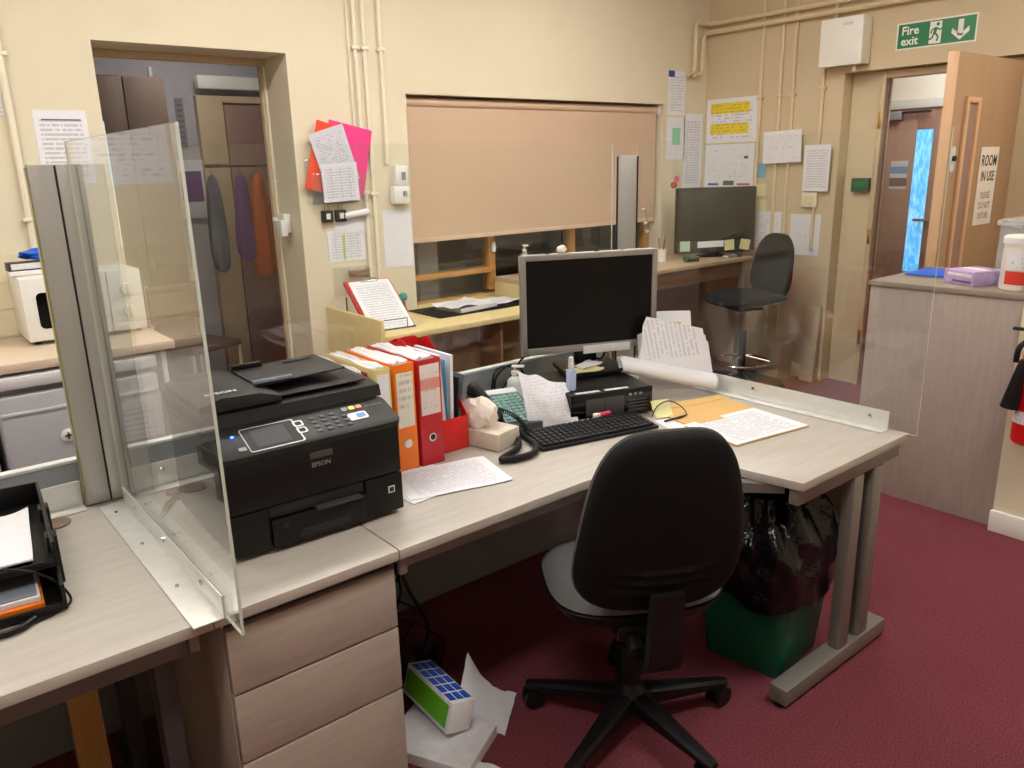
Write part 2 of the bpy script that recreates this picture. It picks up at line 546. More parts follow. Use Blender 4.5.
S(G().box(-2.35, -2.0, 0, -2.2, 4.34, 2.95).build('wall_left', 'cream_wall'))
S(G().box(-2.2, -2.15, 0, 5.55, -2.0, 2.95).build('wall_near', 'cream_wall'))
S(G().box(3.575, -2.0, 0, 3.72, 1.14, 2.95).build('wall_pier', 'cream_wall'))
S(G().box(3.555, -2.0, 0, 3.575, 1.145, 0.095, 0.004).build('baseboard_pier', 'white_gloss'))
S(G().box(5.232, 2.93, 0, XR, YB, 0.1, 0.004).build('baseboard_right', 'frame_tan'))
S(G().box(1.845, 4.022, 0, 1.93, YB, 0.1, 0.004).build('baseboard_back', 'white_gloss'))

# splashback tiles over the worktop (part of the back wall)
tile = G().box(-0.0985, -0.0025, -0.057, 0.0985, 0.0, 0.057, 0.001, 1).mesh('tile', 'tile_cream')
for r_ in range(3):
    for c_ in range(13):
        put('tile', tile, wall_back, (-1.55 + 0.2 * c_ , YB - 0.001, 0.905 + 0.06 + 0.117 * r_))

# room seen through the opening
S(G().box(-0.2, 4.33, -0.1, 3.2, 6.4, 0.0).build('floor_passage', 'carpet'))
S(G().box(-0.2, 4.33, 2.6, 3.2, 6.4, 2.7).build('ceiling_passage', 'grey_wall'))
S(G().box(-0.2, 6.2, 0, 3.2, 6.4, 2.6).build('wall_passage_back', 'grey_wall'))
S(G().box(2.75, 4.33, 0, 2.9, 6.2, 2.6).build('wall_passage_right', 'grey_wall'))
S(G().box(-0.2, 4.33, 0, -0.1, 6.2, 2.6).build('wall_passage_left', 'grey_wall'))
# room behind the hatch window
S(G().box(2.9, 6.0, 0, 5.6, 6.1, 2.6).build('wall_hatch_back', 'grey_wall'))
S(G().box(2.9, 4.33, 2.5, 5.6, 6.1, 2.6).build('ceiling_hatch', 'grey_wall'))
S(G().box(2.9, 4.33, -0.1, 5.6, 6.1, 0.0).build('floor_hatch', 'carpet'))
S(G().box(5.55, 4.3, 0, 5.65, 6.1, 2.6).build('wall_hatch_right', 'grey_wall'))
# lobby behind the doorway
S(G().box(5.55, 1.0, -0.1, 7.3, 4.3, 0.0).build('floor_lobby', 'carpet'))
S(G().box(5.55, 1.0, 2.7, 7.3, 4.3, 2.8).build('ceiling_lobby', 'ceiling_white'))
S(G().box(7.2, 1.0, 0, 7.35, 4.3, 2.7).build('wall_lobby_back', 'grey_wall'))
S(G().box(5.55, 0.9, 0, 7.3, 1.0, 2.7).build('wall_lobby_near', 'tan_wall'))
S(G().box(5.55, 4.2, 0, 7.3, 4.3, 2.7).build('wall_lobby_far', 'tan_wall'))

# ceiling lights (above the frame): unseen fittings inferred for the main room, plus added fill lamps
def ceiling_light(loc, label, w=1.2, d=0.3, em='diffuser'):
    t = T('ceiling_light', label, 'light', loc, group='ceiling light fittings')
    g = G(); g.box(-w / 2, -d / 2, -0.05, w / 2, d / 2, 0.0, 0.004)
    g.build('housing', 'white_plastic', t)
    G().box(-w / 2 + 0.02, -d / 2 + 0.02, -0.075, w / 2 - 0.02, d / 2 - 0.02, -0.05, 0.006).build('diffuser', em, t)
for x_, y_, s_ in ((1.6, 2.75, 'over the blind side'), (3.4, 2.75, 'nearest the door corner'), (-0.4, 2.75, 'over the kitchen worktop'),
                   (0.0, 0.5, 'over the spot behind the left desk'), (2.2, 0.3, 'over the floor in front of the desk'),
                   (4.5, 0.5, 'added to brighten the space between the pier and the doorway')):  # this last lamp is added to brighten the open door leaf
    ceiling_light((x_, y_, 2.949), 'long ceiling light fitting ' + s_)
mat('fill_diffuser_dim', (255, 255, 250), 0.6, emit=(LAMP_COL, LAMP * 0.6))
mat('fill_diffuser_low', (255, 255, 250), 0.6, emit=(LAMP_COL, LAMP * 0.3))
ceiling_light((1.9, 5.4, 2.599), 'added fill light under the passage ceiling', 0.5, 0.25, 'fill_diffuser_dim')  # unseen lamp, added to lift the dim passage
ceiling_light((3.9, 5.2, 2.499), 'added dim fill light in the room behind the hatch', 0.3, 0.15, 'fill_diffuser_low')  # unseen weak lamp, added so the dark room reads through the glass
ceiling_light((6.3, 2.7, 2.699), 'added fill light in the lobby beyond the doorway', 1.0, 0.3, 'diffuser')  # unseen lamp, added to brighten the lobby and its far door

# ------------------------------------------------------------------ hatch window with roller blind
win = S(T('window_1', 'pine-framed hatch window behind the roller blind', 'window'))
del win['label'], win['category']
g = G()
g.box(2.541, 4.15, 0.78, 2.60, 4.25, 1.97, 0.004)
g.box(4.70, 4.15, 0.78, 4.759, 4.25, 1.97, 0.004)
g.box(2.60, 4.15, 1.92, 4.70, 4.25, 1.979, 0.004)
g.box(2.541, 4.15, 0.74, 4.759, 4.25, 0.758, 0.004)
g.build('window_frame', 'pine', win)
for x_ in (3.22, 3.95): box('mullion', 'pine', win, x_ - 0.025, 4.16, 0.78, x_ + 0.025, 4.24, 1.92)
box('glazing_bar', 'pine', win, 2.60, 4.14, 0.90, 3.195, 4.24, 0.93)
for a, b in ((2.60, 3.195), (3.245, 3.925), (3.975, 4.70)):
    box('pane', 'window_glass', win, a, 4.197, 0.93 if a < 3 else 0.76, b, 4.203, 1.92, 0)
box('pane', 'window_glass', win, 2.60, 4.197, 0.76, 3.195, 4.203, 0.90, 0)
G().lathe([(0.0, 0), (0.014, 0), (0.017, 0.03), (0.012, 0.06), (0.0, 0.062)], 12, (3.22, 4.145, 1.03)).build('latch', 'white_plastic', win)
S(G().box(2.541, 4.03, 0.736, 4.759, 4.15, 0.754, 0.003).build('trim_1', 'counter_cream'))

bl = T('roller_blind', 'drawn-down beige roller blind filling the wall recess', 'blind', (3.65, 4.09, 1.15))
G().grid(lambda u, v: (-1.085 + 2.17 * u, 0.004 * math.sin(u * 17) * (1 - v), 0.012 + 0.79 * v), 60, 2).build('fabric', 'blind', bl)
box('bottom_bar', 'blind_bar', bl, -1.085, -0.008, -0.012, 1.085, 0.008, 0.014)
G().tube([(-1.09, 0.01, 0.79), (1.09, 0.01, 0.79)], 0.026, 16).build('roller', 'blind', bl)
for sx in (-1.1, 1.092): box('bracket', 'white_plastic', bl, sx, -0.03, 0.76, sx + 0.008, 0.04, 0.828)

# things in the dark room behind the hatch
t = T('desk', 'dark office desk in the unlit room behind the hatch window', 'desk', (3.35, 5.1, 0))
box('desk_top', 'dark_metal', t, -0.4, -0.35, 0.86, 0.9, 0.35, 0.89)
for sx in (-0.37, 0.84): box('leg', 'dark_metal', t, sx, -0.3, 0.0, sx + 0.04, 0.3, 0.86)
t = T('desktop_printer', 'black machine silhouette on the desk behind the hatch window', 'printer', (3.32, 5.0, 0.892))
g = G(); g.box(-0.26, -0.16, 0, 0.26, 0.16, 0.17, 0.02); g.build('body', 'black_matte', t)
box('paper_tray', 'black_plastic', t, -0.2, 0.08, 0.17, 0.2, 0.1, 0.28)
t = T('office_chair', 'dark chair in the unlit room behind the hatch window', 'chair', (4.75, 4.9, 0))
G().lens(lambda a: (0.23 * math.cos(a), 0.28 * math.sin(a)), -0.04, 0.04, lambda u, v, d: (u, d, 0.98 + v)).build('backrest', 'black_fabric', t)
G().lens(lambda a: (0.24 * math.cos(a), 0.24 * math.sin(a)), -0.04, 0.04, lambda u, v, d: (u, v - 0.2, 0.52 + d)).build('seat', 'black_fabric', t)
G().tube([(0, -0.2, 0.02), (0, -0.2, 0.5)], 0.03).build('column', 'dark_metal', t)
G().lathe([(0.0, 0), (0.26, 0), (0.24, 0.03), (0.04, 0.05)], 20, (0, -0.2, 0)).build('base', 'dark_metal', t)
G().tube([(0, -0.15, 0.5), (0, 0.02, 0.6), (0, 0.03, 0.8)], 0.02, smooth=4).build('back_post', 'dark_metal', t)

# ------------------------------------------------------------------ counter under the hatch
t = T('counter', 'low cream counter under the blind with a raised end panel', 'counter', (1.94, 3.44, 0))
box('worktop', 'counter_cream', t, 0.021, 0.0, 0.725, 1.18, 0.585, 0.755, 0.003)
box('end_panel', 'counter_cream', t, 0.0, -0.005, 0.0, 0.02, 0.595, 0.842, 0.002)
box('under_panel', 'under_brown', t, 0.84, 0.1, 0.0, 0.86, 0.58, 0.724, 0.002)
box('back_panel', 'under_brown', t, 0.05, 0.3, 0.0, 0.84, 0.32, 0.724, 0.002)
t = T('counter', 'raised grey-beige counter carrying the old monitor in the corner', 'counter', (3.13, 3.44, 0))
box('worktop', 'counter_grey', t, 0.0, 0.0, 0.855, 1.97, 0.595, 0.885, 0.003)
box('end_panel', 'counter_cream', t, 0.0, 0.03, 0.0, 0.03, 0.59, 0.855, 0.002)
box('back_panel', 'under_brown', t, 0.03, 0.45, 0.25, 1.93, 0.47, 0.855, 0.002)
box('apron', 'under_brown', t, 0.03, 0.06, 0.74, 1.9, 0.08, 0.854, 0.002)
box('leg', 'grey_metal', t, 1.9, 0.04, 0.0, 1.94, 0.08, 0.854, 0.003)
box('leg', 'grey_metal', t, 1.9, 0.5, 0.0, 1.94, 0.54, 0.854, 0.003)

def stack(name, label, cat, loc, rz, w, d, h, m='white_paper', group=None):
    o = G().box(-w / 2, -d / 2, 0, w / 2, d / 2, h, min(0.001, h * 0.3), 1).build(name, m, None, loc, (0, 0, rz))
    return tag(o, label, cat, group)

# things on the low counter
tag(G().box(-0.42, -0.17, 0, 0.42, 0.17, 0.004, 0.001).build('desk_mat', 'black_matte', None, (2.86, 3.82, 0.7565)), 'dark flat desk mat on the cream counter below the blind', 'desk mat')
def loose(name, label, cat, loc, rz, w, d, amp, m, seed, th=0.002, group=None):
    def fn(u, v):
        x, y = (u - 0.5) * w, (v - 0.5) * d
        e = 4 * ((u - 0.5) ** 2 + (v - 0.5) ** 2)
        return (x, y, th + amp * max(0, noise.noise(Vector((u * 2.1 + seed, v * 2.1, seed))) + 0.25) * (0.4 + e))
    o = G().slab(fn, 14, 14, th).build(name, m, None, loc, (0, 0, rz))
    return tag(o, label, cat, group)
paper('doc_a', 22, 1, dens=0.62, ink=(110, 110, 125))
paper('doc_b', 34, 3, ink=(80, 80, 100))
paper('doc_c', 26, 6, grid=True, dens=0.5)
paper('doc_d', 18, 1, dens=0.6)
stack('paper_pile', 'uneven pile of white papers on the dark desk mat', 'papers', (2.74, 3.80, 0.762), R(8), 0.3, 0.21, 0.022, 'white_paper_edge')
loose('loose_sheet', 'loose white sheet lying over the pile on the desk mat', 'paper', (2.70, 3.80, 0.785), R(14), 0.3, 0.21, 0.02, 'doc_a', 3)
loose('loose_sheet', 'flat white sheets at the right end of the desk mat', 'paper', (3.06, 3.86, 0.762), R(-6), 0.3, 0.21, 0.014, 'doc_a', 5)

t = T('document_holder', 'sloping wire holder with a red clipboard at the left end of the cream counter', 'document holder', (2.13, 3.76, 0.757), R(-6))
MS = Matrix.Translation((-0.005, -0.02, 0.085)) @ Matrix.Rotation(R(36), 4, 'X')
G().box(-0.14, -0.19, 0.0, 0.13, 0.22, 0.016, 0.003, M=MS).build('clipboard', 'red_board', t)
G().box(-0.12, -0.20, 0.0165, 0.12, 0.205, 0.024, 0.001, 1, M=MS).build('sheet', 'doc_a', t)
G().box(-0.05, 0.19, 0.0245, 0.05, 0.215, 0.036, 0.003, M=MS).build('clip', 'steel', t)
g = G()
for sx in (-0.13, 0.11):
    g.tube([(sx, -0.19, 0.004), (sx, 0.16, 0.004), (sx, 0.16, 0.14), (sx, -0.15, -0.09 + 0.03), (sx, -0.19, 0.004)][:3], 0.004, 6)
for yy in (-0.19, -0.02, 0.16): g.tube([(-0.13, yy, 0.004), (0.11, yy, 0.004)], 0.004, 6)
g.tube([(-0.08, -0.2, 0.004), (-0.08, -0.2, -0.004 + 0.06), (0.06, -0.2, 0.056), (0.06, -0.2, 0.004)], 0.003, 6)
g.build('wire_stand', 'dark_metal', t)
G().box(-0.09, -0.13, 0.009, 0.09, 0.1, 0.03, 0.002).build('lower_tray', 'band_grey', t)

t = T('desk_ornament', 'small teal-headed figure standing on the counter by the wall', 'ornament', (2.36, 3.9, 0.757))
G().lathe([(0.0, 0), (0.022, 0), (0.024, 0.02), (0.014, 0.05), (0.012, 0.075), (0.0, 0.08)], 14).build('body', 'wardrobe_brown', t)
G().lathe([(0.0, 0.078), (0.018, 0.084), (0.026, 0.1), (0.022, 0.122), (0.0, 0.132)], 14).build('head', 'teal', t)

def pump_bottle(loc, label, m, h=0.15, r=0.032, rz=0.0):
    t = T('pump_bottle', label, 'bottle', loc, rz)
    G().lathe([(0.0, 0), (r, 0), (r, 0.004), (r, h * 0.6), (r * 0.8, h * 0.68), (0.012, h * 0.74), (0.012, h * 0.78), (0.0, h * 0.78)], 18).build('bottle', m, t)
    g = G(); g.lathe([(0.0, h * 0.78), (0.014, h * 0.78), (0.014, h * 0.86), (0.004, h * 0.87), (0.004, h * 0.95), (0.0, h * 0.95)], 14)
    g.build('collar', 'white_plastic', t)
    g = G(); g.box(-0.010, -0.034, h * 0.95, 0.010, 0.012, h, 0.003); g.build('nozzle', 'white_plastic', t)
    G().lathe([(r + 0.0006, h * 0.12), (r + 0.0008, h * 0.13), (r + 0.0008, h * 0.5), (r + 0.0006, h * 0.51)], 18).build('label', 'bezel_label', t)
    return t
pump_bottle((3.28, 3.9, 0.886), 'clear pump bottle on the raised counter below the blind', 'bottle_clear', 0.2, 0.035)
t = T('paper_cup', 'small white cup on the raised counter behind the main monitor', 'cup', (3.62, 3.75, 0.886))
G().lathe([(0.0, 0), (0.026, 0), (0.034, 0.08), (0.036, 0.082), (0.032, 0.08), (0.024, 0.005), (0.0, 0.005)], 18).build('cup', 'white_plastic', t)
G().lathe([(0.0, 0.075), (0.031, 0.075), (0.02, 0.1), (0.0, 0.105)], 14).build('contents', 'tissue', t)

# waste and clutter under the low counter
t = T('storage_crate', 'brown box of papers stored under the cream counter', 'box', (2.45, 3.58, 0))
box('carton', 'under_brown', t, -0.2, -0.08, 0, 0.2, 0.12, 0.3, 0.003)
for i in range(3): G().box(-0.15, -0.06, 0.302 + 0.02 * i, 0.17, 0.1, 0.32 + 0.02 * i, 0.002).build('paper_bundle', 'cloth_grey' if i else 'white_paper', t)

# ------------------------------------------------------------------ corner monitor
t = T('corner_monitor', 'grey-green blank monitor with sticky notes in the room corner', 'monitor', (4.88, 3.63, 0.887), R(-31))
g = G(); g.box(-0.30, -0.03, 0.03, 0.30, 0.03, 0.50, 0.012); g.build('casing', 'black_plastic', t)
box('screen', 'screen_green', t, -0.275, -0.0325, 0.125, 0.275, -0.0302, 0.475, 0.0008)
box('lower_bezel', 'dark_metal', t, -0.285, -0.0345, 0.035, 0.285, -0.0302, 0.118, 0.001)
g = G(); g.box(-0.1, -0.02, 0.0, 0.1, 0.1, 0.012, 0.003); g.box(-0.04, 0.0, 0.012, 0.04, 0.03, 0.05, 0.003); g.build('stand', 'black_plastic', t)
for x_, w_, m_, r_ in ((-0.235, 0.075, 'sticky_green', 0), (-0.04, 0.2, 'white_paper', 1), (0.105, 0.075, 'sticky_yellow', 4), (0.225, 0.075, 'sticky_yellow', -10)):
    h_ = 0.075 if w_ < 0.1 else 0.045
    G().box(-w_ / 2, -0.0008, -h_ / 2, w_ / 2, 0.0008, h_ / 2, 0.0003, 1).build('sticky_note' if w_ < 0.1 else 'paper_strip', m_, t, (x_, -0.0368, 0.085 if w_ < 0.1 else 0.095), (0, R(-r_), 0))
t = T('toy_keyring', 'little red bobble ornament on the corner of the corner monitor', 'ornament', (4.61, 3.80, 1.41))
G().lathe([(0.0, -0.025), (0.02, -0.015), (0.025, 0), (0.02, 0.015), (0.0, 0.025)], 12).build('red_ball', 'fox_red', t)
G().lathe([(0.0, 0.02), (0.016, 0.028), (0.02, 0.045), (0.012, 0.06), (0.0, 0.064)], 12, (0.03, 0, 0)).build('pink_ball', 'pink_plastic', t)
t = T('mini_router', 'dark green small device on the raised counter before the corner monitor', 'device', (4.52, 3.55, 0.887), R(-20))
box('casing', 'dark_green', t, -0.05, -0.03, 0, 0.05, 0.03, 0.035, 0.004)
box('front_strip', 'black_gloss', t, -0.045, -0.032, 0.008, 0.045, -0.0301, 0.026, 0.0005)
box('indicator', 'fox_red', t, 0.02, -0.034, 0.012, 0.03, -0.0321, 0.022, 0.0005)
t = T('pen_pot', 'white pot of pens on the raised counter left of the corner monitor', 'pen pot', (4.40, 3.72, 0.887))
G().lathe([(0.0, 0), (0.035, 0), (0.037, 0.09), (0.034, 0.09), (0.032, 0.006), (0.0, 0.006)], 16).build('pot', 'tub_white', t)
for i, m_ in enumerate(('ink_black', 'red_board', 'band_grey', 'fox_red')):
    a = i * 1.6
    G().tube([(0.012 * math.cos(a), 0.012 * math.sin(a), 0.008), (0.028 * math.cos(a), 0.028 * math.sin(a), 0.15 + 0.01 * i)], 0.004, 6).build('pen', m_, t)
t = T('white_orchid', 'pale slender wire ornament rising behind the pot of pens', 'ornament', (4.47, 3.92, 0.887))
G().lathe([(0, 0), (0.03, 0), (0.034, 0.06), (0.0, 0.06)], 14).build('pot', 'tub_white', t)
G().tube([(0, 0, 0.05), (0.005, 0, 0.2), (-0.02, 0, 0.34), (-0.07, 0, 0.36)], 0.003, 6, smooth=5).build('stem', 'ink_grey', t)
for p_ in ((-0.02, 0, 0.26), (0.0, 0, 0.2), (-0.05, 0, 0.36)):
    G().lathe([(0, -0.012), (0.014, -0.006), (0.016, 0.004), (0.0, 0.012)], 10, p_).build('bloom', 'tissue', t)
t = T('small_clutter', 'small grey gadgets at the right end of the raised counter', 'gadget', (4.93, 3.50, 0.887), R(-20))
box('dock', 'band_grey', t, -0.05, -0.025, 0, 0.03, 0.025, 0.02, 0.004)
box('charger', 'white_plastic', t, -0.07, -0.03, 0, -0.052, 0.02, 0.014, 0.003)
box('block', 'key_grey', t, 0.032, -0.02, 0, 0.07, 0.02, 0.03, 0.003)

# ------------------------------------------------------------------ draughtsman stool chair
t = T('stool_chair', 'high black swivel chair with chrome foot ring at the corner counter', 'chair', (4.68, 3.2, 0.0), R(70))
G().lens(lambda a: rr(a, 0.245, 0.25), -0.045, 0.045, lambda u, v, d: (u, v, 0.655 + d - 0.03 * (v > 0.12) * (v - 0.12) * 5)).build('seat', 'black_fabric', t)
def stool_back(a):
    u, v = rr(a, 0.215, 0.22)
    return (u * (1 - 0.12 * v / 0.21), v)
G().lens(stool_back, -0.035, 0.04, lambda u, v, d: (u, -0.235 - 0.10 * v + d + 0.6 * u * u, 0.86 + v)).build('backrest', 'black_fabric', t)
G().tube([(0, -0.05, 0.60), (0, -0.22, 0.61), (0, -0.275, 0.68), (0, -0.27, 0.85)], 0.022, 8, smooth=4).build('back_bar', 'black_plastic', t)
box('mechanism', 'black_plastic', t, -0.08, -0.1, 0.57, 0.08, 0.1, 0.612, 0.006)
G().tube([(0.06, 0, 0.59), (0.2, 0.0, 0.57)], 0.007, 6).build('lever', 'black_plastic', t)
G().tube([(0, 0, 0.30), (0, 0, 0.58)], 0.016, 12).build('gas_lift', 'chrome', t)
G().tube([(0, 0, 0.06), (0, 0, 0.42)], 0.027, 12).build('column', 'black_plastic', t)
ring = [(0.2 * math.cos(k * PI / 12), 0.2 * math.sin(k * PI / 12), 0.2) for k in range(24)]
fr_ = G().tube(ring, 0.011, 8, closed=True).build('foot_ring', 'chrome', t)
for k in range(3):
    a = k * 2 * PI / 3
    G().tube([(0.02 * math.cos(a), 0.02 * math.sin(a), 0.24), (0.19 * math.cos(a), 0.19 * math.sin(a), 0.2)], 0.008, 6).build('ring_spoke', 'chrome', fr_)
for k in range(5):
    a = R(18 + 72 * k)
    c, s = math.cos(a), math.sin(a)
    leg = G().tube([(0.02 * c, 0.02 * s, 0.1), (0.15 * c, 0.15 * s, 0.085), (0.28 * c, 0.28 * s, 0.065)], [0.026, 0.022, 0.016], 8).build('leg', 'black_plastic', t)
    G().tube([(0.28 * c - 0.018 * s, 0.28 * s + 0.018 * c, 0.0255), (0.28 * c + 0.018 * s, 0.28 * s - 0.018 * c, 0.0255)], 0.025, 12).build('glide', 'black_plastic', leg)

# white bin and boards standing by the right wall
t = T('waste_bin', 'pale beige bin standing on the floor behind the high chair', 'bin', (5.10, 3.2, 0))
g = G(); g.prism([(-0.082, -0.082), (0.082, -0.082), (0.082, 0.082), (-0.082, 0.082)], 0.0, 0.01); g.build('base', 'beige_board', t)
def binwall(u, v, o=0.0):
    a = u * 4
    k = int(min(a, 3.999)); f = a - k
    s = 0.08 + 0.018 * v - o
    P_ = [(-s, -s), (s, -s), (s, s), (-s, s), (-s, -s)]
    return (P_[k][0] * (1 - f) + P_[k + 1][0] * f, P_[k][1] * (1 - f) + P_[k + 1][1] * f, 0.011 + 0.27 * v)
G().shell(lambda u, v: binwall(u, v), lambda u, v: binwall(u, v, 0.004), 8, 3).build('walls', 'beige_board', t)
t = T('display_board', 'narrow pale board leaning on the tan wall beside the bin', 'board', (5.19, 2.99, 0))
G().box(-0.02, -0.06, 0.0, 0.0, 0.05, 0.55, 0.003, M=Matrix.Rotation(R(4), 4, 'Y')).build('front_board', 'beige_board', t)
G().box(0.003, -0.06, 0.0, 0.015, 0.06, 0.45, 0.003, M=Matrix.Rotation(R(4), 4, 'Y')).build('rear_board', 'beige_board', t)

# ------------------------------------------------------------------ left worktop, fridge, microwave
t = T('kitchen_worktop', 'pale wood-effect kitchen worktop against the back wall', 'worktop', (0, 3.45, 0))
box('worktop', 'worktop', t, -1.6, 0.0, 0.862, 0.955, 0.583, 0.90, 0.006)
box('end_panel', 'white_gloss', t, 0.90, 0.03, 0.0, 0.92, 0.58, 0.861, 0.002)
for a in (-1.55, -0.95, -0.35):
    d_ = box('cupboard_door', 'white_gloss', t, a, 0.02, 0.1, a + 0.59, 0.038, 0.855, 0.002)
box('carcass', 'white_gloss', t, -1.58, 0.04, 0.0, 0.26, 0.58, 0.861, 0.002)
t = T('fridge', 'white under-counter fridge with a round badge below the worktop', 'fridge', (0.575, 3.44, 0))
box('body', 'fridge_grey', t, -0.29, 0.06, 0.02, 0.29, 0.57, 0.80, 0.004)
box('top', 'fridge_white', t, -0.295, 0.0, 0.80, 0.295, 0.575, 0.848, 0.008)
d_ = box('door', 'fridge_grey', t, -0.29, 0.0, 0.07, 0.29, 0.055, 0.775, 0.012)
box('door_strip', 'fridge_white', d_, -0.285, -0.004, 0.70, 0.285, -0.0002, 0.712, 0.001)
G().lathe([(0.0, 0), (0.026, 0), (0.026, 0.004), (0.019, 0.007), (0.0, 0.007)], 20).build('badge_ring', 'sign_white', d_, (-0.075, -0.0005, 0.585), (PI / 2, 0, 0))
g = G(); g.prism([(-0.013, -0.003), (0.013, -0.003), (0.013, 0.003), (-0.013, 0.003)], 0.0, 0.002); g.prism([(-0.003, -0.013), (0.003, -0.013), (0.003, 0.013), (-0.003, 0.013)], 0.002, 0.004)
g.build('badge_emblem', 'ink_black', d_, (-0.075, -0.008, 0.585), (PI / 2, 0, 0))
paper('energy_label', 16, 1, ink=(110, 112, 130), base=(186, 188, 200), dens=0.55)
G().box(-0.11, -0.001, -0.16, 0.1, 0, 0.12, 0.0004, 1).build('notice', paper('fridge_notice', 12, 1, ink=(120, 124, 140), base=(196, 198, 206), dens=0.6, axes='XZ', blocks=((0, 1, 0.0, 0.42, (150, 152, 168)),)), d_, (0.175, -0.002, 0.55))
for sx in (-0.25, 0.25): G().tube([(sx, 0.1, 0.0), (sx, 0.1, 0.02)], 0.018, 10).build('foot', 'black_plastic', t)

t = T('microwave', 'white microwave oven with two dials on the kitchen worktop', 'microwave', (0.70, 3.75, 0.902))
g = G(); g.box(-0.232, 0.012, 0.012, 0.232, 0.28, 0.28, 0.012); g.build('body', 'white_plastic', t)
d_ = box('door', 'white_plastic', t, -0.232, -0.004, 0.014, 0.09, 0.0115, 0.278, 0.006)
G().prism(roundrect(0.225, 0.15, 0.02), -0.0065, -0.0042, 'y').build('door_window', 'black_gloss', d_, (-0.07, 0, 0.14))
p_ = box('control_panel', 'white_plastic', t, 0.094, -0.004, 0.014, 0.232, 0.0115, 0.278, 0.006)
for z_ in (0.195, 0.10):
    k_ = G().lathe([(0.0, 0), (0.026, 0), (0.024, 0.016), (0.0, 0.018)], 20).build('dial', 'white_plastic', p_, (0.165, -0.0045, z_), (PI / 2, 0, 0))
    G().box(-0.003, -0.022, 0.0182, 0.003, 0.022, 0.024, 0.001).build('grip', 'band_top', k_)
box('door_button', 'white_plastic', p_, 0.11, -0.007, 0.03, 0.218, -0.0042, 0.05, 0.001)
for sx in (-0.2, 0.2):
    for sy in (0.03, 0.25): G().tube([(sx, sy, 0.0), (sx, sy, 0.013)], 0.012, 8).build('foot', 'black_plastic', t)
t = T('foil_box', 'grey and white cling film carton lying on the microwave', 'carton', (0.60, 3.87, 1.184), R(4))
box('carton', 'dark_metal', t, -0.15, -0.03, 0.02, 0.15, 0.03, 0.055, 0.002)
box('base_box', 'white_plastic', t, -0.15, -0.03, 0.0, 0.15, 0.03, 0.0195, 0.002)
box('print_strip', 'bezel_label', t, -0.14, -0.0315, 0.026, -0.03, -0.0302, 0.05, 0.0005)
def crumple(name, m, parent, c, rx, ry, rz, seed, amp=0.35, n=18, k=9, freq=2.2, loc=(0, 0, 0)):
    bm = bmesh.new()
    bmesh.ops.create_icosphere(bm, subdivisions=3, radius=1.0)
    for v in bm.verts:
        p = v.co.normalized()
        d = 1 + amp * noise.noise(p * freq + Vector((seed, seed * 1.7, 0))) + amp * 0.5 * noise.noise(p * freq * 2.7 + Vector((0, seed, seed)))
        v.co = Vector((c[0] + p.x * rx * d, c[1] + p.y * ry * d, c[2] + p.z * rz * d))
    g = G(); g.bm.free(); g.bm = bm
    return g.build(name, m, parent, loc)
o = crumple('blue_cloth', 'blue_plastic', None, (0, 0, 0.022), 0.10, 0.05, 0.022, 3.3, 0.5, loc=(0.61, 3.87, 1.242))
tag(o, 'crumpled bright blue cloth on the carton above the microwave', 'cloth')

# ------------------------------------------------------------------ papers, pipes and fittings on the back wall
def wall_sheet(name, label, cat, wall, a, z, w, h, m, tilt=0.0, off=0.002, group=None):
    loc = (a, YB - off, z) if wall == 'b' else (XR - off, a, z)
    rot = BACKROT if wall == 'b' else RIGHTROT
    Mx = Matrix.Rotation(R(tilt), 4, 'Z')
    o = G().box(-w / 2, -h / 2, -0.0006, w / 2, h / 2, 0.0006, 0.0002, 1).build(name, m, None, loc, rot)
    o.matrix_world = Matrix.Translation(loc) @ o.rotation_euler.to_matrix().to_4x4() @ Mx
    return tag(o, label, cat, group)
paper('notice_a', 16, 1, dens=0.6, ink=(90, 92, 110), blocks=((0.15, 0.88, 0.86, 0.88, (90, 90, 110)),))
paper('notice_b', 20, 1, dens=0.5)
wall_sheet('notice', 'white printed notice beside the left pipe above the screen post', 'notice', 'b', 0.775, 1.70, 0.21, 0.31, 'notice_a')
t = T('notice_pair', 'large white notice on the wall left of the picture edge', 'notice', (-0.17, YB - 0.002, 1.695), rot=BACKROT)
G().box(-0.2, -0.16, -0.0006, 0.2, 0.16, 0.0006, 0.0002, 1).build('sheet', paper('notice_c', 14, 1, dens=0.45, blocks=((0.2, 0.8, 0.78, 0.84, (110, 110, 120)),)), t)
wall_sheet('safety_sign', 'small white and red sign left of the white pipe', 'sign', 'b', 0.535, 1.88, 0.07, 0.10, paper('safety', 6, 1, ink=(190, 60, 60), dens=0.6))

def pipe(name, label, pts, r, m, clips=(), smooth=0, clip_dir='y', group=None):
    t = T(name, label, 'pipe', pts[0], group=group)
    base = Vector(pts[0])
    G().tube([Vector(p) - base for p in pts], r, 10, smooth=smooth).build('tube', m, t)
    for c in clips:
        q = Vector(c) - base
        e = 0.012 + r
        if clip_dir == 'y': G().box(q.x - e, q.y - r - 0.003, q.z - 0.008, q.x + e, q.y + r, q.z + 0.008, 0.003).build('clip', m, t)
        else: G().box(q.x - r - 0.003, q.y - e, q.z - 0.008, q.x + r, q.y + e, q.z + 0.008, 0.003).build('clip', m, t)
    return t
pipe('water_pipe', 'white vertical pipe at the far left of the back wall', [(0.588, 4.022, 1.26), (0.588, 4.022, 2.94)], 0.014, 'pipe_paint', [(0.588, 4.022, 1.40), (0.588, 4.022, 2.07)])
pipe('conduit', 'left cream conduit of the three right of the coloured folders', [(2.235, 4.028, 0.76), (2.235, 4.028, 2.94)], 0.011, 'pipe_paint', [(2.235, 4.028, 1.45), (2.235, 4.028, 2.2)])
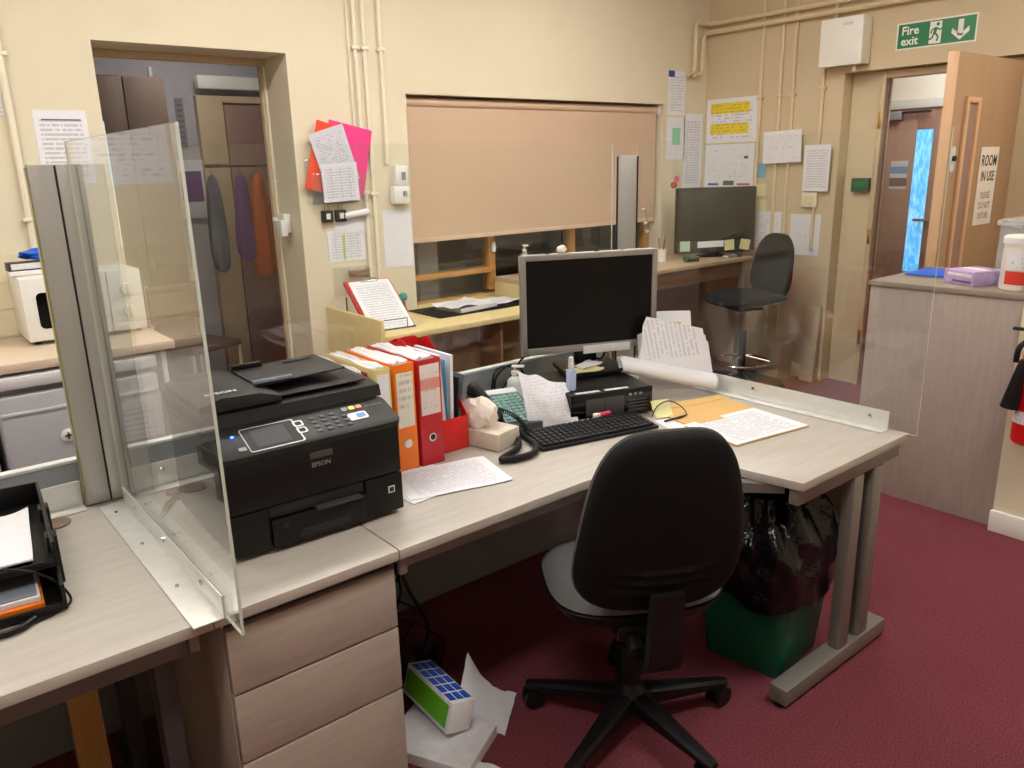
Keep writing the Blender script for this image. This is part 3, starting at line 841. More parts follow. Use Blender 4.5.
pipe('conduit', 'middle cream conduit of the three right of the coloured folders', [(2.29, 4.028, 0.76), (2.29, 4.028, 2.94)], 0.011, 'pipe_paint', [(2.29, 4.028, 1.44), (2.29, 4.028, 2.2)])
pipe('conduit', 'right cream conduit ending at the switch box', [(2.39, 4.028, 1.60), (2.39, 4.028, 2.94)], 0.012, 'pipe_paint', [(2.39, 4.028, 2.2)])
pipe('trunking', 'flat cream trunking strip running up beside the conduits', [(2.20, 4.032, 1.80), (2.20, 4.032, 2.94)], 0.007, 'pipe_paint')
t = T('switch_box', 'white switched socket box below the right conduit', 'switch', (2.455, 4.038, 1.48))
box('upper_box', 'white_plastic', t, -0.035, -0.045, 0.0, 0.045, 0.0, 0.11, 0.004)
box('lower_box', 'white_plastic', t, -0.055, -0.05, -0.10, 0.045, 0.0, -0.002, 0.004)
box('switch', 'ink_grey', t, 0.0, -0.052, 0.03, 0.025, -0.0455, 0.075, 0.002)
box('knob', 'ink_grey', t, 0.0, -0.062, -0.055, 0.022, -0.0505, -0.03, 0.002)
wall_sheet('notice', 'long white sheet hanging below the switch box', 'notice', 'b', 2.435, 1.18, 0.19, 0.33, paper('notice_d', 30, 1, dens=0.35, ink=(160, 160, 170)), 0)

# wall rack with coloured folders
t = T('wall_rack', 'clear plastic wall rack holding the coloured folders', 'rack', (2.07, YB - 0.001, 1.40))
box('back_plate', 'clear_pocket', t, -0.18, -0.006, 0.0, 0.12, 0.0, 0.24, 0.001)
box('pocket_front', 'clear_pocket', t, -0.17, -0.05, 0.0, 0.16, -0.046, 0.16, 0.001)
box('pocket_base', 'clear_pocket', t, -0.17, -0.0455, 0.0, 0.16, -0.0065, 0.004, 0.001)
def card(name, label, cat, loc, w, h, m, tilt, th=0.003):
    o = G().box(-w / 2, -h / 2, -th / 2, w / 2, h / 2, th / 2, 0.001, 1).build(name, m)
    o.matrix_world = Matrix.Translation(loc) @ Matrix.Rotation(PI / 2, 4, 'X') @ Matrix.Rotation(R(tilt), 4, 'Z')
    return tag(o, label, cat)
card('folder', 'bright pink plastic folder tilted in the wall rack', 'folder', (2.13, 4.014, 1.635), 0.26, 0.35, 'pink_card', -13)
card('folder', 'orange-red plastic folder at the left of the wall rack', 'folder', (1.985, 4.006, 1.64), 0.14, 0.36, 'orange_card', -16)
card('sheet', 'grey printed sheet in front of the pink folder', 'paper', (2.05, 3.998, 1.64), 0.21, 0.30, paper('doc_grey', 22, 1, base=(206, 206, 216), dens=0.5), 16, 0.0015)
card('sheet', 'printed form at the front of the wall rack', 'paper', (2.065, 3.984, 1.51), 0.215, 0.20, paper('doc_form', 14, 4, base=(220, 220, 228), dens=0.6, grid=True), 2, 0.0015)
t = T('bulldog_clips', 'pair of black clips with white centres below the wall rack', 'clip', (2.03, YB - 0.001, 1.34))
for sx in (-0.04, 0.04):
    c_ = G().box(sx - 0.032, -0.03, -0.04, sx + 0.032, -0.001, 0.025, 0.006).build('clip', 'black_plastic', t)
    G().tube([(sx - 0.012, -0.012, 0.025), (sx - 0.01, -0.012, 0.06), (sx + 0.01, -0.012, 0.06), (sx + 0.012, -0.012, 0.025)], 0.0025, 6).build('wire', 'steel', c_)
    G().box(sx - 0.012, -0.0325, -0.022, sx + 0.012, -0.0302, 0.008, 0.0005).build('label', 'sign_white', c_)
t = T('rolled_paper', 'white paper roll and sheets pinned right of the black clips', 'paper', (2.17, YB - 0.001, 1.28))
G().tube([(-0.08, -0.022, 0.05), (0.07, -0.022, 0.065)], 0.018, 12).build('roll', 'white_paper', t)
box('sheet', 'white_paper', t, -0.14, -0.004, -0.05, 0.08, -0.001, 0.028, 0.0005)
wall_sheet('wall_calendar', 'white wall planner sheet with green column under the clips', 'calendar', 'b', 2.10, 1.165, 0.23, 0.17, paper('planner', 12, 5, dens=0.6, grid=True, ink=(120, 122, 140), blocks=((0.4, 0.47, 0.05, 0.95, (190, 214, 120)),)), 0)
t = T('leaflet_pocket', 'clear leaflet pocket with a metal clip above the document holder', 'holder', (2.12, YB - 0.001, 0.95))
box('pocket', 'clear_pocket', t, -0.12, -0.012, -0.06, 0.11, 0.0, 0.10, 0.002)
box('clip', 'steel', t, -0.03, -0.028, 0.05, 0.10, -0.0125, 0.085, 0.004)

# spur socket on the reveal of the opening
t = T('reveal_conduit', 'thin cream conduit running down the reveal of the opening', 'pipe', (1.836, 4.31, 0.0))
G().tube([(0, 0, 0.02), (0, 0, 2.14)], 0.008, 8).build('tube', 'pipe_paint', t)
for z_ in (0.75, 1.52): box('clip', 'pipe_paint', t, -0.01, -0.018, z_ - 0.008, 0.006, 0.018, z_ + 0.008, 0.002)
t = T('fused_spur', 'white fused spur box on the reveal of the opening', 'socket', (1.8435, 4.22, 1.30))
box('back_box', 'white_plastic', t, -0.035, -0.05, -0.05, 0.0, 0.045, 0.05, 0.004)
box('plug', 'white_plastic', t, -0.075, -0.09, -0.065, -0.0355, -0.02, 0.02, 0.006)
G().lathe([(0, 0), (0.022, 0), (0.022, 0.02), (0, 0.02)], 12).build('cord_outlet', 'white_plastic', t, (-0.03, 0.068, 0.01), (0, 0, 0))
S(G().box(0.946, 4.30, 2.115, 1.844, 4.329, 2.149, 0.002).build('trim_2', 'frame_tan'))
S(G().box(1.82, 4.325, 0, 1.86, 4.36, 2.15, 0.002).build('trim_3', 'frame_tan'))

# ------------------------------------------------------------------ inside the passage
t = T('wardrobe', 'brown wardrobe cupboard in the passage behind the opening', 'wardrobe', (1.5, 5.85, 0))
box('carcass', 'wardrobe_brown', t, -0.25, 0, 0, 0.28, 0.34, 2.2, 0.004)
for a, b in ((-0.247, 0.012), (0.018, 0.277)):
    d_ = box('door', 'wardrobe_brown', t, a, -0.02, 0.05, b, -0.001, 2.19, 0.004)
    box('handle', 'steel', d_, (b - 0.05) if a < 0 else a + 0.04, -0.034, 0.95, (b - 0.04) if a < 0 else a + 0.05, -0.0205, 1.1, 0.002)
S(G().box(1.79, 6.18, 0, 1.815, 6.2, 2.3, 0.002).build('trim_4', 'white_gloss'))
t = T('passage_window', 'narrow bright window strip behind the left edge of the opening', 'window', (1.10, 4.75, 1.52))
box('pane', 'pale_daylight', t, -0.045, 0.0, -0.33, 0.016, 0.006, 0.33, 0)
g = G(); g.box(-0.06, -0.004, -0.345, -0.046, 0.012, 0.345, 0.002); g.box(0.017, -0.001, -0.345, 0.024, 0.012, 0.345, 0.002)
g.box(-0.06, -0.004, 0.331, 0.024, 0.012, 0.345, 0.002); g.box(-0.06, -0.004, -0.345, 0.024, 0.012, -0.331, 0.002); g.build('frame', 'wardrobe_brown', t)
S(G().box(-0.1, 4.763, 0, 1.12, 4.80, 1.87).build('wall_passage_screen', 'wardrobe_brown'))
d2 = S(T('door_2', 'x', 'x', (2.30, 6.19, 0))); del d2['label'], d2['category']
box('leaf', 'door_brown', d2, -0.02, -0.05, 0.01, 0.42, -0.01, 2.06, 0.003)
g = G(); g.box(-0.22, -0.06, 0, -0.03, 0.0, 2.12, 0.004); g.box(-0.0295, -0.06, 2.07, 0.44, 0.0, 2.12, 0.004); g.build('frame', 'frame_tan', d2)
t = T('door_closer', 'long white bar above the brown passage door', 'door closer', (2.28, 6.12, 2.16))
box('cover', 'white_gloss', t, -0.2, -0.06, 0.0, 0.38, 0.008, 0.09, 0.006)
box('bracket', 'white_gloss', t, -0.05, 0.0081, 0.02, 0.05, 0.075, 0.06, 0.003)
t = T('notice_board', 'framed dark picture on the grey passage wall', 'picture', (2.0, 6.19, 1.47))
box('frame', 'white_paper', t, -0.11, -0.02, -0.22, 0.11, 0.0, 0.2, 0.002)
box('picture', 'cloth_purple', t, -0.09, -0.024, -0.1, 0.06, -0.0205, 0.12, 0.001)
o = G().box(-0.03, -0.17, 0, 0.03, 0.17, 0.001, 0.0003, 1).build('wall_strip', paper('strip_print', 9, 1, base=(150, 146, 152), ink=(60, 58, 66), dens=0.8, margin=(0.2, 0.8, 0.05, 0.95)), None, (1.97, 6.188, 1.93), BACKROT)
tag(o, 'narrow vertical strip of dark marks on the pale passage wall', 'sign')
def coat(loc, w, h, m, lb, rz):
    t = T('hanging_coat', lb, 'coat', loc, R(rz))
    def out(a):
        u, v = rr(a, w, h, 3.0)
        return (u * (1 - 0.35 * v / h), v)
    G().lens(out, -0.05, 0.05, lambda u, v, d: (u, d + 0.012 * math.sin(u * 60) * (1 - v / h), v - h), n=48).build('garment', m, t)
    G().tube([(0, 0, -0.02), (0, 0, 0.035), (0.012, 0, 0.046)], 0.003, 6).build('hook', 'steel', t)
t = T('coat_rail', 'steel rail carrying the coats in the passage', 'rail', (2.745, 5.45, 1.62))
G().tube([(-0.8, 0, 0), (0, 0, 0)], 0.012, 8).build('rail', 'wardrobe_brown', t)
G().tube([(-0.8, 0.25, 0), (-0.8, 0, 0)], 0.012, 8).build('rail_return', 'wardrobe_brown', t)
coat((2.20, 5.45, 1.572), 0.085, 0.36, 'cloth_orange', 'orange coat hanging on the passage rail', 30)
coat((2.08, 5.45, 1.572), 0.08, 0.30, 'cloth_purple', 'purple coat hanging beside the orange coat', 50)
coat((1.96, 5.66, 1.572), 0.08, 0.34, 'cloth_grey', 'grey coat hanging left of the purple coat', 70)
t = T('passage_chair', 'dark chair with pale frame standing in the passage', 'chair', (1.66, 5.45, 0), R(20))
box('seat', 'wardrobe_brown', t, -0.2, -0.2, 0.43, 0.2, 0.2, 0.47, 0.01)
box('backrest', 'door_brown', t, -0.2, 0.18, 0.6, 0.2, 0.2, 0.85, 0.006)
for sx in (-0.19, 0.19):
    G().tube([(sx, -0.18, 0), (sx, -0.18, 0.43)], 0.012, 8).build('leg', 'pipe_paint', t)
    G().tube([(sx, 0.2, 0), (sx, 0.205, 0.5), (sx, 0.21, 0.86)], 0.012, 8).build('leg', 'pipe_paint', t)

# ------------------------------------------------------------------ right wall: papers, pipes, boxes
def rsheet(name, label, cat, y0, y1, z0, z1, m, tilt=0.0, off=0.002):
    return wall_sheet(name, label, cat, 'r', (y0 + y1) / 2, (z0 + z1) / 2, abs(y0 - y1), abs(z1 - z0), m, tilt, off)
paper('poster_yellow', 14, 1, ink=(120, 110, 140), dens=0.5, blocks=((0.08, 0.84, 0.66, 0.9, (236, 212, 40)), (0.08, 0.84, 0.2, 0.44, (236, 212, 40))))
paper('poster_plan', 22, 3, ink=(120, 118, 140), dens=0.4, blocks=((0.08, 0.3, 0.05, 0.1, (70, 80, 190)), (0.68, 0.94, 0.05, 0.1, (190, 90, 90)), (0.4, 0.62, 0.05, 0.16, (90, 84, 90)), (0.8, 0.88, 0.66, 0.72, (60, 60, 110))))
rsheet('poster', 'white chart with two yellow bands above the corner monitor', 'poster', 4.02, 3.565, 1.70, 2.02, 'poster_yellow')
rsheet('poster', 'white planner poster directly above the corner monitor', 'poster', 4.02, 3.575, 1.37, 1.69, 'poster_plan')
rsheet('notice', 'landscape notice pinned across the two middle conduits', 'notice', 3.475, 3.17, 1.545, 1.765, paper('notice_e', 12, 1, ink=(160, 150, 170), dens=0.4), 2, 0.045)
rsheet('notice', 'portrait notice on the right conduit beside the door recess', 'notice', 3.145, 2.95, 1.35, 1.66, paper('notice_f', 18, 1, ink=(130, 126, 150), dens=0.6), 0, 0.04)
rsheet('sticky_note', 'blue sticky note right of the planner poster', 'note', 3.552, 3.47, 1.44, 1.545, 'sticky_blue')
rsheet('sticky_note', 'upper yellow sticky note above the chair back', 'note', 3.545, 3.46, 1.31, 1.40, 'sticky_yellow')
rsheet('sticky_note', 'lower yellow sticky note above the chair back', 'note', 3.54, 3.45, 1.20, 1.285, 'sticky_yellow')
rsheet('notice', 'sheet with red writing beside the corner monitor', 'notice', 3.53, 3.315, 0.93, 1.2, paper('notice_g', 14, 2, ink=(190, 110, 120), dens=0.45))
rsheet('notice', 'pale sheet low on the wall right of the high chair back', 'notice', 3.24, 3.005, 0.90, 1.19, paper('notice_h', 12, 1, ink=(170, 164, 180), dens=0.4))
paper('sched', 30, 5, dens=0.6, ink=(120, 116, 140), grid=True)
wall_sheet('notice', 'tall narrow notice with blue corner right of the blind', 'notice', 'b', 4.905, 2.06, 0.20, 0.31, paper('notice_i', 16, 1, ink=(130, 126, 160), dens=0.55, blocks=((0.0, 0.35, 0.86, 1.0, (50, 80, 170)),)))
wall_sheet('notice', 'white sheet with green patch right of the blind', 'notice', 'b', 4.905, 1.74, 0.21, 0.30, paper('notice_j', 16, 1, ink=(150, 146, 160), dens=0.4, blocks=((0.3, 0.75, 0.35, 0.75, (150, 214, 180)),)))
wall_sheet('schedule', 'grid timetable sheet in the corner above the corner monitor', 'schedule', 'b', 5.11, 1.64, 0.22, 0.56, 'sched')
def rpipe(label, y, z0, z1, r=0.012, clips=()):
    return pipe('conduit', label, [(XR - 0.014, y, z0), (XR - 0.014, y, z1)], r, 'pipe_tan', [(XR - 0.014, y, c) for c in clips], clip_dir='x')
rpipe('vertical conduit just right of the two posters', 3.545, 0.9, 2.94, clips=(2.0,))
rpipe('left one of the twin conduits behind the landscape notice', 3.385, 0.1, 2.94, clips=(2.0,))
rpipe('right one of the twin conduits behind the landscape notice', 3.285, 0.1, 2.94, clips=(2.0,))
rpipe('conduit dropping from the white cabinet box to the notice', 3.06, 0.95, 2.15, clips=(2.03,))
rpipe('short conduit rising above the white cabinet box', 3.0, 2.44, 2.94, 0.014)
pipe('heating_pipe', 'upper horizontal pipe turning the room corner', [(XR - 0.045, -1.9, 2.55), (XR - 0.045, 3.9, 2.55), (5.19, 3.995, 2.55), (5.07, 3.995, 2.55), (5.05, 3.995, 2.53), (5.05, 3.995, 2.25), (5.045, 3.995, 2.22), (5.02, 3.995, 2.2), (4.97, 3.995, 2.19)], 0.016, 'pipe_tan', [(XR - 0.045, 3.05, 2.55), (XR - 0.045, 2.72, 2.55)], clip_dir='x')
pipe('heating_pipe', 'lower horizontal pipe turning the room corner', [(XR - 0.045, -1.9, 2.49), (XR - 0.045, 3.9, 2.49), (5.20, 3.995, 2.49), (5.15, 3.995, 2.47), (5.135, 3.995, 2.44), (5.135, 3.995, 2.26), (5.13, 3.995, 2.22), (5.10, 3.995, 2.195), (5.04, 3.995, 2.19)], 0.016, 'pipe_tan', [(XR - 0.045, 3.05, 2.49), (XR - 0.045, 2.72, 2.49)], clip_dir='x')
t = T('electrical_cabinet', 'large white wall cabinet box above the door recess', 'cabinet', (XR - 0.001, 2.885, 2.15))
box('body', 'pipe_paint', t, -0.10, -0.13, 0.0, 0.0, 0.15, 0.28, 0.004)
d_ = box('lid', 'white_gloss', t, -0.125, -0.135, -0.004, -0.101, 0.155, 0.284, 0.005)
box('maker_plate', 'bezel_label', d_, -0.1265, -0.07, 0.235, -0.1252, 0.0, 0.255, 0.0005)
G().tube([(-0.06, -0.06, -0.001), (-0.06, -0.06, -0.04)], 0.012, 8).build('cable_gland', 'pipe_paint', t)
t = T('wall_switch', 'small cream switch box below the portrait notice', 'switch', (XR - 0.001, 3.093, 1.29))
box('back_box', 'pipe_paint', t, -0.03, -0.058, -0.05, 0.0, 0.058, 0.05, 0.004)
box('rocker', 'sticky_yellow', t, -0.036, -0.03, -0.025, -0.0305, 0.03, 0.025, 0.002)

# ------------------------------------------------------------------ doorway in the right wall
d1 = S(T('door_1', 'x', 'x', (XR, 2.24, 0))); del d1['label'], d1['category']
box('infill_panel', 'reveal', d1, 0.105, 0.47, 0.0, 0.14, 0.672, 2.105, 0.003)
g = G(); g.box(0.08, 0.435, 0, 0.18, 0.4695, 2.105, 0.004); g.box(0.08, -0.395, 2.06, 0.18, 0.435, 2.105, 0.004); g.box(0.08, -0.395, 0, 0.18, -0.355, 2.06, 0.004)
g.build('frame', 'frame_tan', d1)
g = G(); g.box(0.10, 0.42, 0, 0.13, 0.4345, 2.06, 0.002); g.build('stop', 'wardrobe_brown', d1)
for z_ in (0.35, 1.05, 1.8): box('strike_plate', 'brass', d1, 0.075, 0.442, z_ - 0.05, 0.0795, 0.460, z_ + 0.05, 0.001)
# open leaf, square to the wall
lf = box('leaf', 'door_tan', d1, -0.855, -0.395, 0.01, 0.0, -0.345, 2.07, 0.003)
box('edge_lipping', 'door_edge', lf, -0.861, -0.396, 0.01, -0.8552, -0.344, 2.07, 0.001)
bd = G()
bd.box(-0.73, -0.412, 0.55, -0.70, -0.3955, 1.86, 0.003); bd.box(-0.59, -0.412, 0.55, -0.56, -0.3955, 1.86, 0.003)
bd.box(-0.70, -0.412, 1.83, -0.59, -0.3955, 1.86, 0.003); bd.box(-0.70, -0.412, 0.55, -0.59, -0.3955, 0.58, 0.003)
vp = bd.build('vision_panel_frame', 'door_edge', lf)
box('vision_pane', 'door_brown', vp, -0.699, -0.4, 0.581, -0.591, -0.3956, 1.829, 0.0)
G().prism(roundrect(0.05, 0.13, 0.024), 0, 0.004, 'z').build('lock_plate', 'band_top', lf, (-0.8, -0.396, 1.55), (PI / 2, 0, 0))
G().lathe([(0, 0), (0.014, 0), (0.014, 0.012), (0, 0.012)], 12).build('thumb_turn', 'ink_black', lf, (-0.8, -0.4005, 1.555), (PI / 2, 0, 0))
t = T('door_sign', 'white ROOM IN USE sign on the open door', 'sign', (4.92, 1.8435, 1.41), rot=(PI / 2, 0, 0))
G().box(-0.12, -0.22, 0, 0.12, 0.2, 0.0015, 0.0003, 1).build('sheet', 'tissue', t)
for i, (s_, z_, sz) in enumerate((('ROOM', 0.10, 0.085), ('IN USE', 0.02, 0.075), ('PLEASE', -0.075, 0.05), ('DO NOT', -0.13, 0.05), ('DISTURB', -0.185, 0.045))):
    lettering(s_, sz, 'ink_black' if i < 2 else 'ink_grey', t, (0, z_, 0.0025), align='CENTER', sx=0.8, bold=0.001)

t = T('door_release', 'green emergency door release box in the door recess', 'door release', (XR + 0.103, 2.78, 1.39), rot=RIGHTROT)
G().box(-0.06, -0.045, 0, 0.06, 0.045, 0.045, 0.006).build('box', 'dark_green', t)
G().box(-0.04, -0.02, 0.0452, 0.04, 0.02, 0.047, 0.001).build('cover_glass', 'sign_green', t)

# lobby door with a slit window, seen through the doorway
d3 = S(T('door_3', 'x', 'x', (7.19, 3.1, 0))); del d3['label'], d3['category']
g = G(); g.box(-0.04, -0.5, 0.005, 0, 0.04, 1.955, 0.003); g.box(-0.04, 0.18, 0.005, 0, 0.56, 1.955, 0.003)
g.box(-0.04, 0.04, 0.005, 0, 0.18, 0.58, 0.003); g.box(-0.04, 0.04, 1.785, 0, 0.18, 1.955, 0.003)
lf3 = g.build('leaf', 'door_brown', d3)
box('slit_pane', 'dusk_glass', lf3, -0.03, 0.042, 0.582, -0.02, 0.178, 1.783, 0)
box('handle', 'steel', lf3, -0.075, -0.02, 1.02, -0.0405, 0.12, 1.045, 0.004)
box('closer', 'band_grey', lf3, -0.11, 0.30, 1.87, -0.0405, 0.44, 1.94, 0.006)
box('closer_arm', 'ink_black', lf3, -0.09, 0.06, 1.915, -0.07, 0.299, 1.935, 0.002)
g = G(); g.box(-0.06, 0.561, 0, 0, 0.62, 2.02, 0.003); g.box(-0.06, -0.56, 0, 0, -0.501, 2.02, 0.003); g.box(-0.06, -0.56, 1.957, 0, 0.62, 2.03, 0.003); g.build('frame', 'band_top', d3)
box('overpanel', 'white_gloss', d3, -0.03, -0.56, 2.031, 0, 0.62, 2.45, 0.003)
t = T('door_poster', 'small blue and brown poster on the far lobby door', 'poster', (7.148, 3.395, 1.41), rot=RIGHTROT)
G().box(-0.075, -0.12, 0, 0.075, 0.12, 0.001, 0.0003, 1).build('sheet', paper('lobby_poster', 10, 1, base=(190, 196, 206), ink=(70, 70, 90), dens=0.4, blocks=((0, 1, 0.55, 0.8, (110, 150, 200)), (0, 1, 0.1, 0.4, (110, 90, 80)))), t)

# fire exit sign
t = T('fire_exit_sign', 'green and white Fire exit sign with running figure above the doorway', 'sign', (XR - 0.0015, 2.357, 2.285), rot=RIGHTROT)
G().box(-0.235, -0.078, 0, 0.235, 0.078, 0.002, 0.0005, 1).build('backing', 'sign_white', t)
G().box(-0.226, -0.069, 0.0021, 0.226, 0.069, 0.003, 0.0003, 1).build('green_panel', 'sign_green', t)
lettering('Fire', 0.068, 'sign_white', t, (-0.205, 0.008, 0.0036), bold=0.0015)
lettering('exit', 0.068, 'sign_white', t, (-0.205, -0.052, 0.0036), bold=0.0015)
def flat(polys, m, name, z=0.0036):
    g = G()
    for p in polys: g.prism(p, z, z + 0.0006)
    return g.build(name, m, t, smooth=False)
flat([[(-0.035, -0.062), (0.035, -0.062), (0.035, 0.062), (-0.035, 0.062)]], 'sign_white', 'door_symbol')
def limb(pts, w):
    out = []
    for (a, b), (c, d) in zip(pts, pts[1:]):
        L = math.hypot(c - a, d - b); nx, ny = -(d - b) / L * w / 2, (c - a) / L * w / 2
        out.append([(a + nx, b + ny), (a - nx, b - ny), (c - nx, d - ny), (c + nx, d + ny)])
    return out
fig = limb([(0.004, 0.028), (-0.006, -0.008)], 0.018) + limb([(0.0, -0.006), (0.018, -0.024), (0.012, -0.05)], 0.010) + limb([(-0.008, -0.006), (-0.018, -0.032), (-0.040, -0.036)], 0.010) \
    + limb([(0.006, 0.026), (0.024, 0.012), (0.036, 0.018)], 0.008) + limb([(0.0, 0.026), (-0.02, 0.016), (-0.026, -0.004)], 0.008)
fig.append([(0.012 + 0.010 * math.cos(k * PI / 5), 0.045 + 0.010 * math.sin(k * PI / 5)) for k in range(10)])
flat(fig, 'sign_green', 'running_figure', 0.0044)
flat([[(0.128, 0.055), (0.128, -0.034), (0.158, -0.034), (0.158, 0.055)], [(0.096, 0.012), (0.092, -0.015), (0.143, -0.058), (0.143, -0.028)], [(0.190, 0.012), (0.194, -0.015), (0.143, -0.058), (0.143, -0.028)]], 'sign_white', 'arrow')

# ------------------------------------------------------------------ cabinet by the pier, things on it
t = T('tall_cabinet', 'grey ash-effect counter cabinet between the desk and the doorway', 'cabinet', (3.61, 1.15, 0))
box('side_panel', 'cabinet_ash', t, 0.0, 0.0, 0.0, 0.018, 0.64, 0.998, 0.001)
box('carcass', 'cabinet_ash', t, 0.0185, 0.005, 0.0, 0.62, 0.635, 0.998, 0.002)
box('top', 'laminate_edge', t, -0.008, -0.005, 0.9985, 0.64, 0.648, 1.022, 0.002)
t = T('blue_folder', 'bright blue flat folder on the grey cabinet', 'folder', (3.99, 1.625, 1.0235), R(4))
box('cover', 'blue_plastic', t, -0.14, -0.13, 0.004, 0.14, 0.13, 0.010, 0.001)
box('contents', 'white_paper_edge', t, -0.135, -0.128, 0.0, 0.135, 0.125, 0.0038, 0.0005)
t = T('glove_box', 'lilac printed glove box on the grey cabinet', 'box', (3.79, 1.415, 1.0235), R(-24))
box('carton', 'purple_box', t, -0.09, -0.08, 0.0, 0.09, 0.08, 0.062, 0.002)
box('print_panel', 'bezel_label', t, -0.0915, -0.07, 0.036, -0.0902, 0.06, 0.05, 0.0005)
box('print_panel', 'cloth_purple', t, -0.0915, -0.07, 0.012, -0.0902, 0.03, 0.022, 0.0005)
box('opening_strip', 'tissue', t, -0.02, -0.06, 0.0622, 0.02, 0.06, 0.064, 0.0005)
t = T('white_tub', 'round white tub with red and white label on the grey cabinet', 'tub', (3.75, 1.215, 1.0235))
G().lathe([(0, 0), (0.082, 0), (0.085, 0.006), (0.082, 0.19), (0, 0.19)], 28).build('tub', 'tub_white', t)
G().lathe([(0, 0.1905), (0.088, 0.1905), (0.088, 0.215), (0.08, 0.222), (0, 0.222)], 28).build('lid', 'white_plastic', t)
def lab(z0, z1, m):
    g = G(); g.grid(lambda u, v: (0.0858 * math.cos(R(150 + 105 * u)), 0.0858 * math.sin(R(150 + 105 * u)), z0 + (z1 - z0) * v), 16, 1)
    return g.build('label', m, t)
lab(0.085, 0.155, paper('tub_label', 4, 1, axes='YZ', dens=0.4)); lab(0.025, 0.08, 'label_red')
t = T('clear_storage_box', 'translucent storage box behind the white tub', 'box', (4.05, 1.28, 1.0235))
g = G(); g.box(-0.13, -0.11, 0, 0.13, 0.11, 0.245, 0.012); g.build('box', 'clear_tub', t)
g = G(); g.box(-0.14, -0.12, 0.2455, 0.14, 0.12, 0.27, 0.006); g.build('lid', 'clear_tub', t)

# fire extinguisher on the pier
t = T('fire_extinguisher', 'red fire extinguisher with black hose on the pier wall', 'extinguisher', (3.50, 1.03, 0.445))
prof = [(0.0, 0.0), (0.05, 0.0), (0.062, 0.012), (0.063, 0.03), (0.063, 0.33), (0.055, 0.37), (0.03, 0.395), (0.02, 0.40), (0.02, 0.42), (0, 0.42)]
G().lathe(prof, 28).build('cylinder', 'ext_red', t)
G().lathe([(0.0632, 0.09), (0.0636, 0.092), (0.0636, 0.14), (0.0632, 0.142)], 28).build('label', paper('ext_label', 6, 1, axes='YZ', dens=0.5), t)
box('valve', 'ink_black', t, -0.02, -0.03, 0.42, 0.02, 0.05, 0.45, 0.004)
box('handle', 'ink_black', t, -0.012, -0.03, 0.452, 0.012, 0.11, 0.464, 0.004)
G().tube([(-0.03, 0.03, 0.43), (-0.07, 0.055, 0.40), (-0.072, 0.06, 0.34)], 0.011, 10, smooth=5).build('hose', 'black_plastic', t)
G().lathe([(0.014, 0.0), (0.034, -0.0), (0.018, 0.17), (0.012, 0.2), (0.0, 0.2)][::1], 16).build('horn', 'black_plastic', t, (-0.075, 0.06, 0.155), (R(8), 0, 0))
box('wall_bracket', 'ink_black', t, 0.064, -0.03, 0.25, 0.074, 0.03, 0.36, 0.002)

# ------------------------------------------------------------------ desks
ZT = 0.73
t = T('left_desk', 'grey ash-effect desk at the left with the letter trays', 'desk', (-0.9, 1.455, 0))
g = G(); g.box(0, 0, ZT - 0.025, 1.30, 0.795, ZT, 0.002); g.build('desk_top', 'laminate', t)
box('front_rail', 'rail_grey', t, 0.05, 0.03, ZT - 0.075, 1.25, 0.05, ZT - 0.026, 0.002)
box('modesty_panel', 'pedestal_ash', t, 0.05, 0.32, 0.50, 1.16, 0.34, ZT - 0.026, 0.002)
g = G(); g.box(1.20, 0.10, 0.05, 1.24, 0.16, ZT - 0.056, 0.003); g.build('leg', 'dark_metal', t)
g = G(); g.box(1.20, 0.55, 0.05, 1.24, 0.61, ZT - 0.026, 0.003); g.build('leg', 'dark_metal', t)
g = G(); g.box(1.19, 0.04, 0.0, 1.25, 0.72, 0.05, 0.004); g.build('foot', 'dark_metal', t)
g = G(); g.box(1.255, 0.02, ZT - 0.07, 1.275, 0.04, ZT - 0.026, 0.003); g.build('bracket', 'grey_metal', t)
g = G(); g.box(0.1, 0.1, 0.0, 0.16, 0.7, ZT - 0.026, 0.003); g.build('end_frame', 'dark_metal', t)

t = T('drawer_pedestal', 'desk-high three drawer pedestal carrying the printer', 'pedestal', (0.425, 1.455, 0))
box('top', 'laminate', t, -0.024, 0.0, ZT - 0.025, 0.403, 0.795, ZT, 0.002)
box('carcass', 'pedestal_ash', t, 0.0, 0.045, 0.0, 0.402, 0.75, ZT - 0.0255, 0.002)
for z0, z1 in ((0.525, 0.675), (0.355, 0.519), (0.03, 0.349)):
    d_ = box('drawer', 'pedestal_ash', t, 0.002, 0.022, z0, 0.400, 0.0445, z1, 0.002)
box('finger_recess', 'dark_metal', t, 0.006, 0.040, 0.676, 0.396, 0.0448, 0.704, 0.001)

# crescent desk
t = T('corner_desk', 'grey ash-effect L-shaped desk with grey cantilever end frame', 'desk', (0, 0, 0))
poly = [(0.831, 1.455), (1.42, 1.460)]
for k in range(1, 12):
    a = k / 12
    p0, p1, p2 = Vector((1.42, 1.460)), Vector((1.80, 1.455)), Vector((1.825, 1.20))
    q = p0 * (1 - a) ** 2 + p1 * 2 * a * (1 - a) + p2 * a * a
    poly.append((q.x, q.y))
poly += [(1.825, 1.20), (1.853, 1.05), (2.458, 1.05), (2.458, 2.25), (0.831, 2.25)]
top = G().prism(poly, ZT - 0.025, ZT, 'z', 0.0015).build('desk_top', 'laminate', t)
box('front_rail', 'grey_metal', t, 0.86, 1.50, ZT - 0.075, 1.50, 1.53, ZT - 0.026, 0.002)
g = G(); g.prism([(1.50, 1.50), (1.87, 1.115), (1.895, 1.135), (1.525, 1.525)], ZT - 0.055, ZT - 0.026); g.build('curved_rail', 'rail_grey', t)
box('side_beam', 'grey_metal', t, 1.858, 1.065, ZT - 0.075, 2.44, 1.095, ZT - 0.026, 0.003)
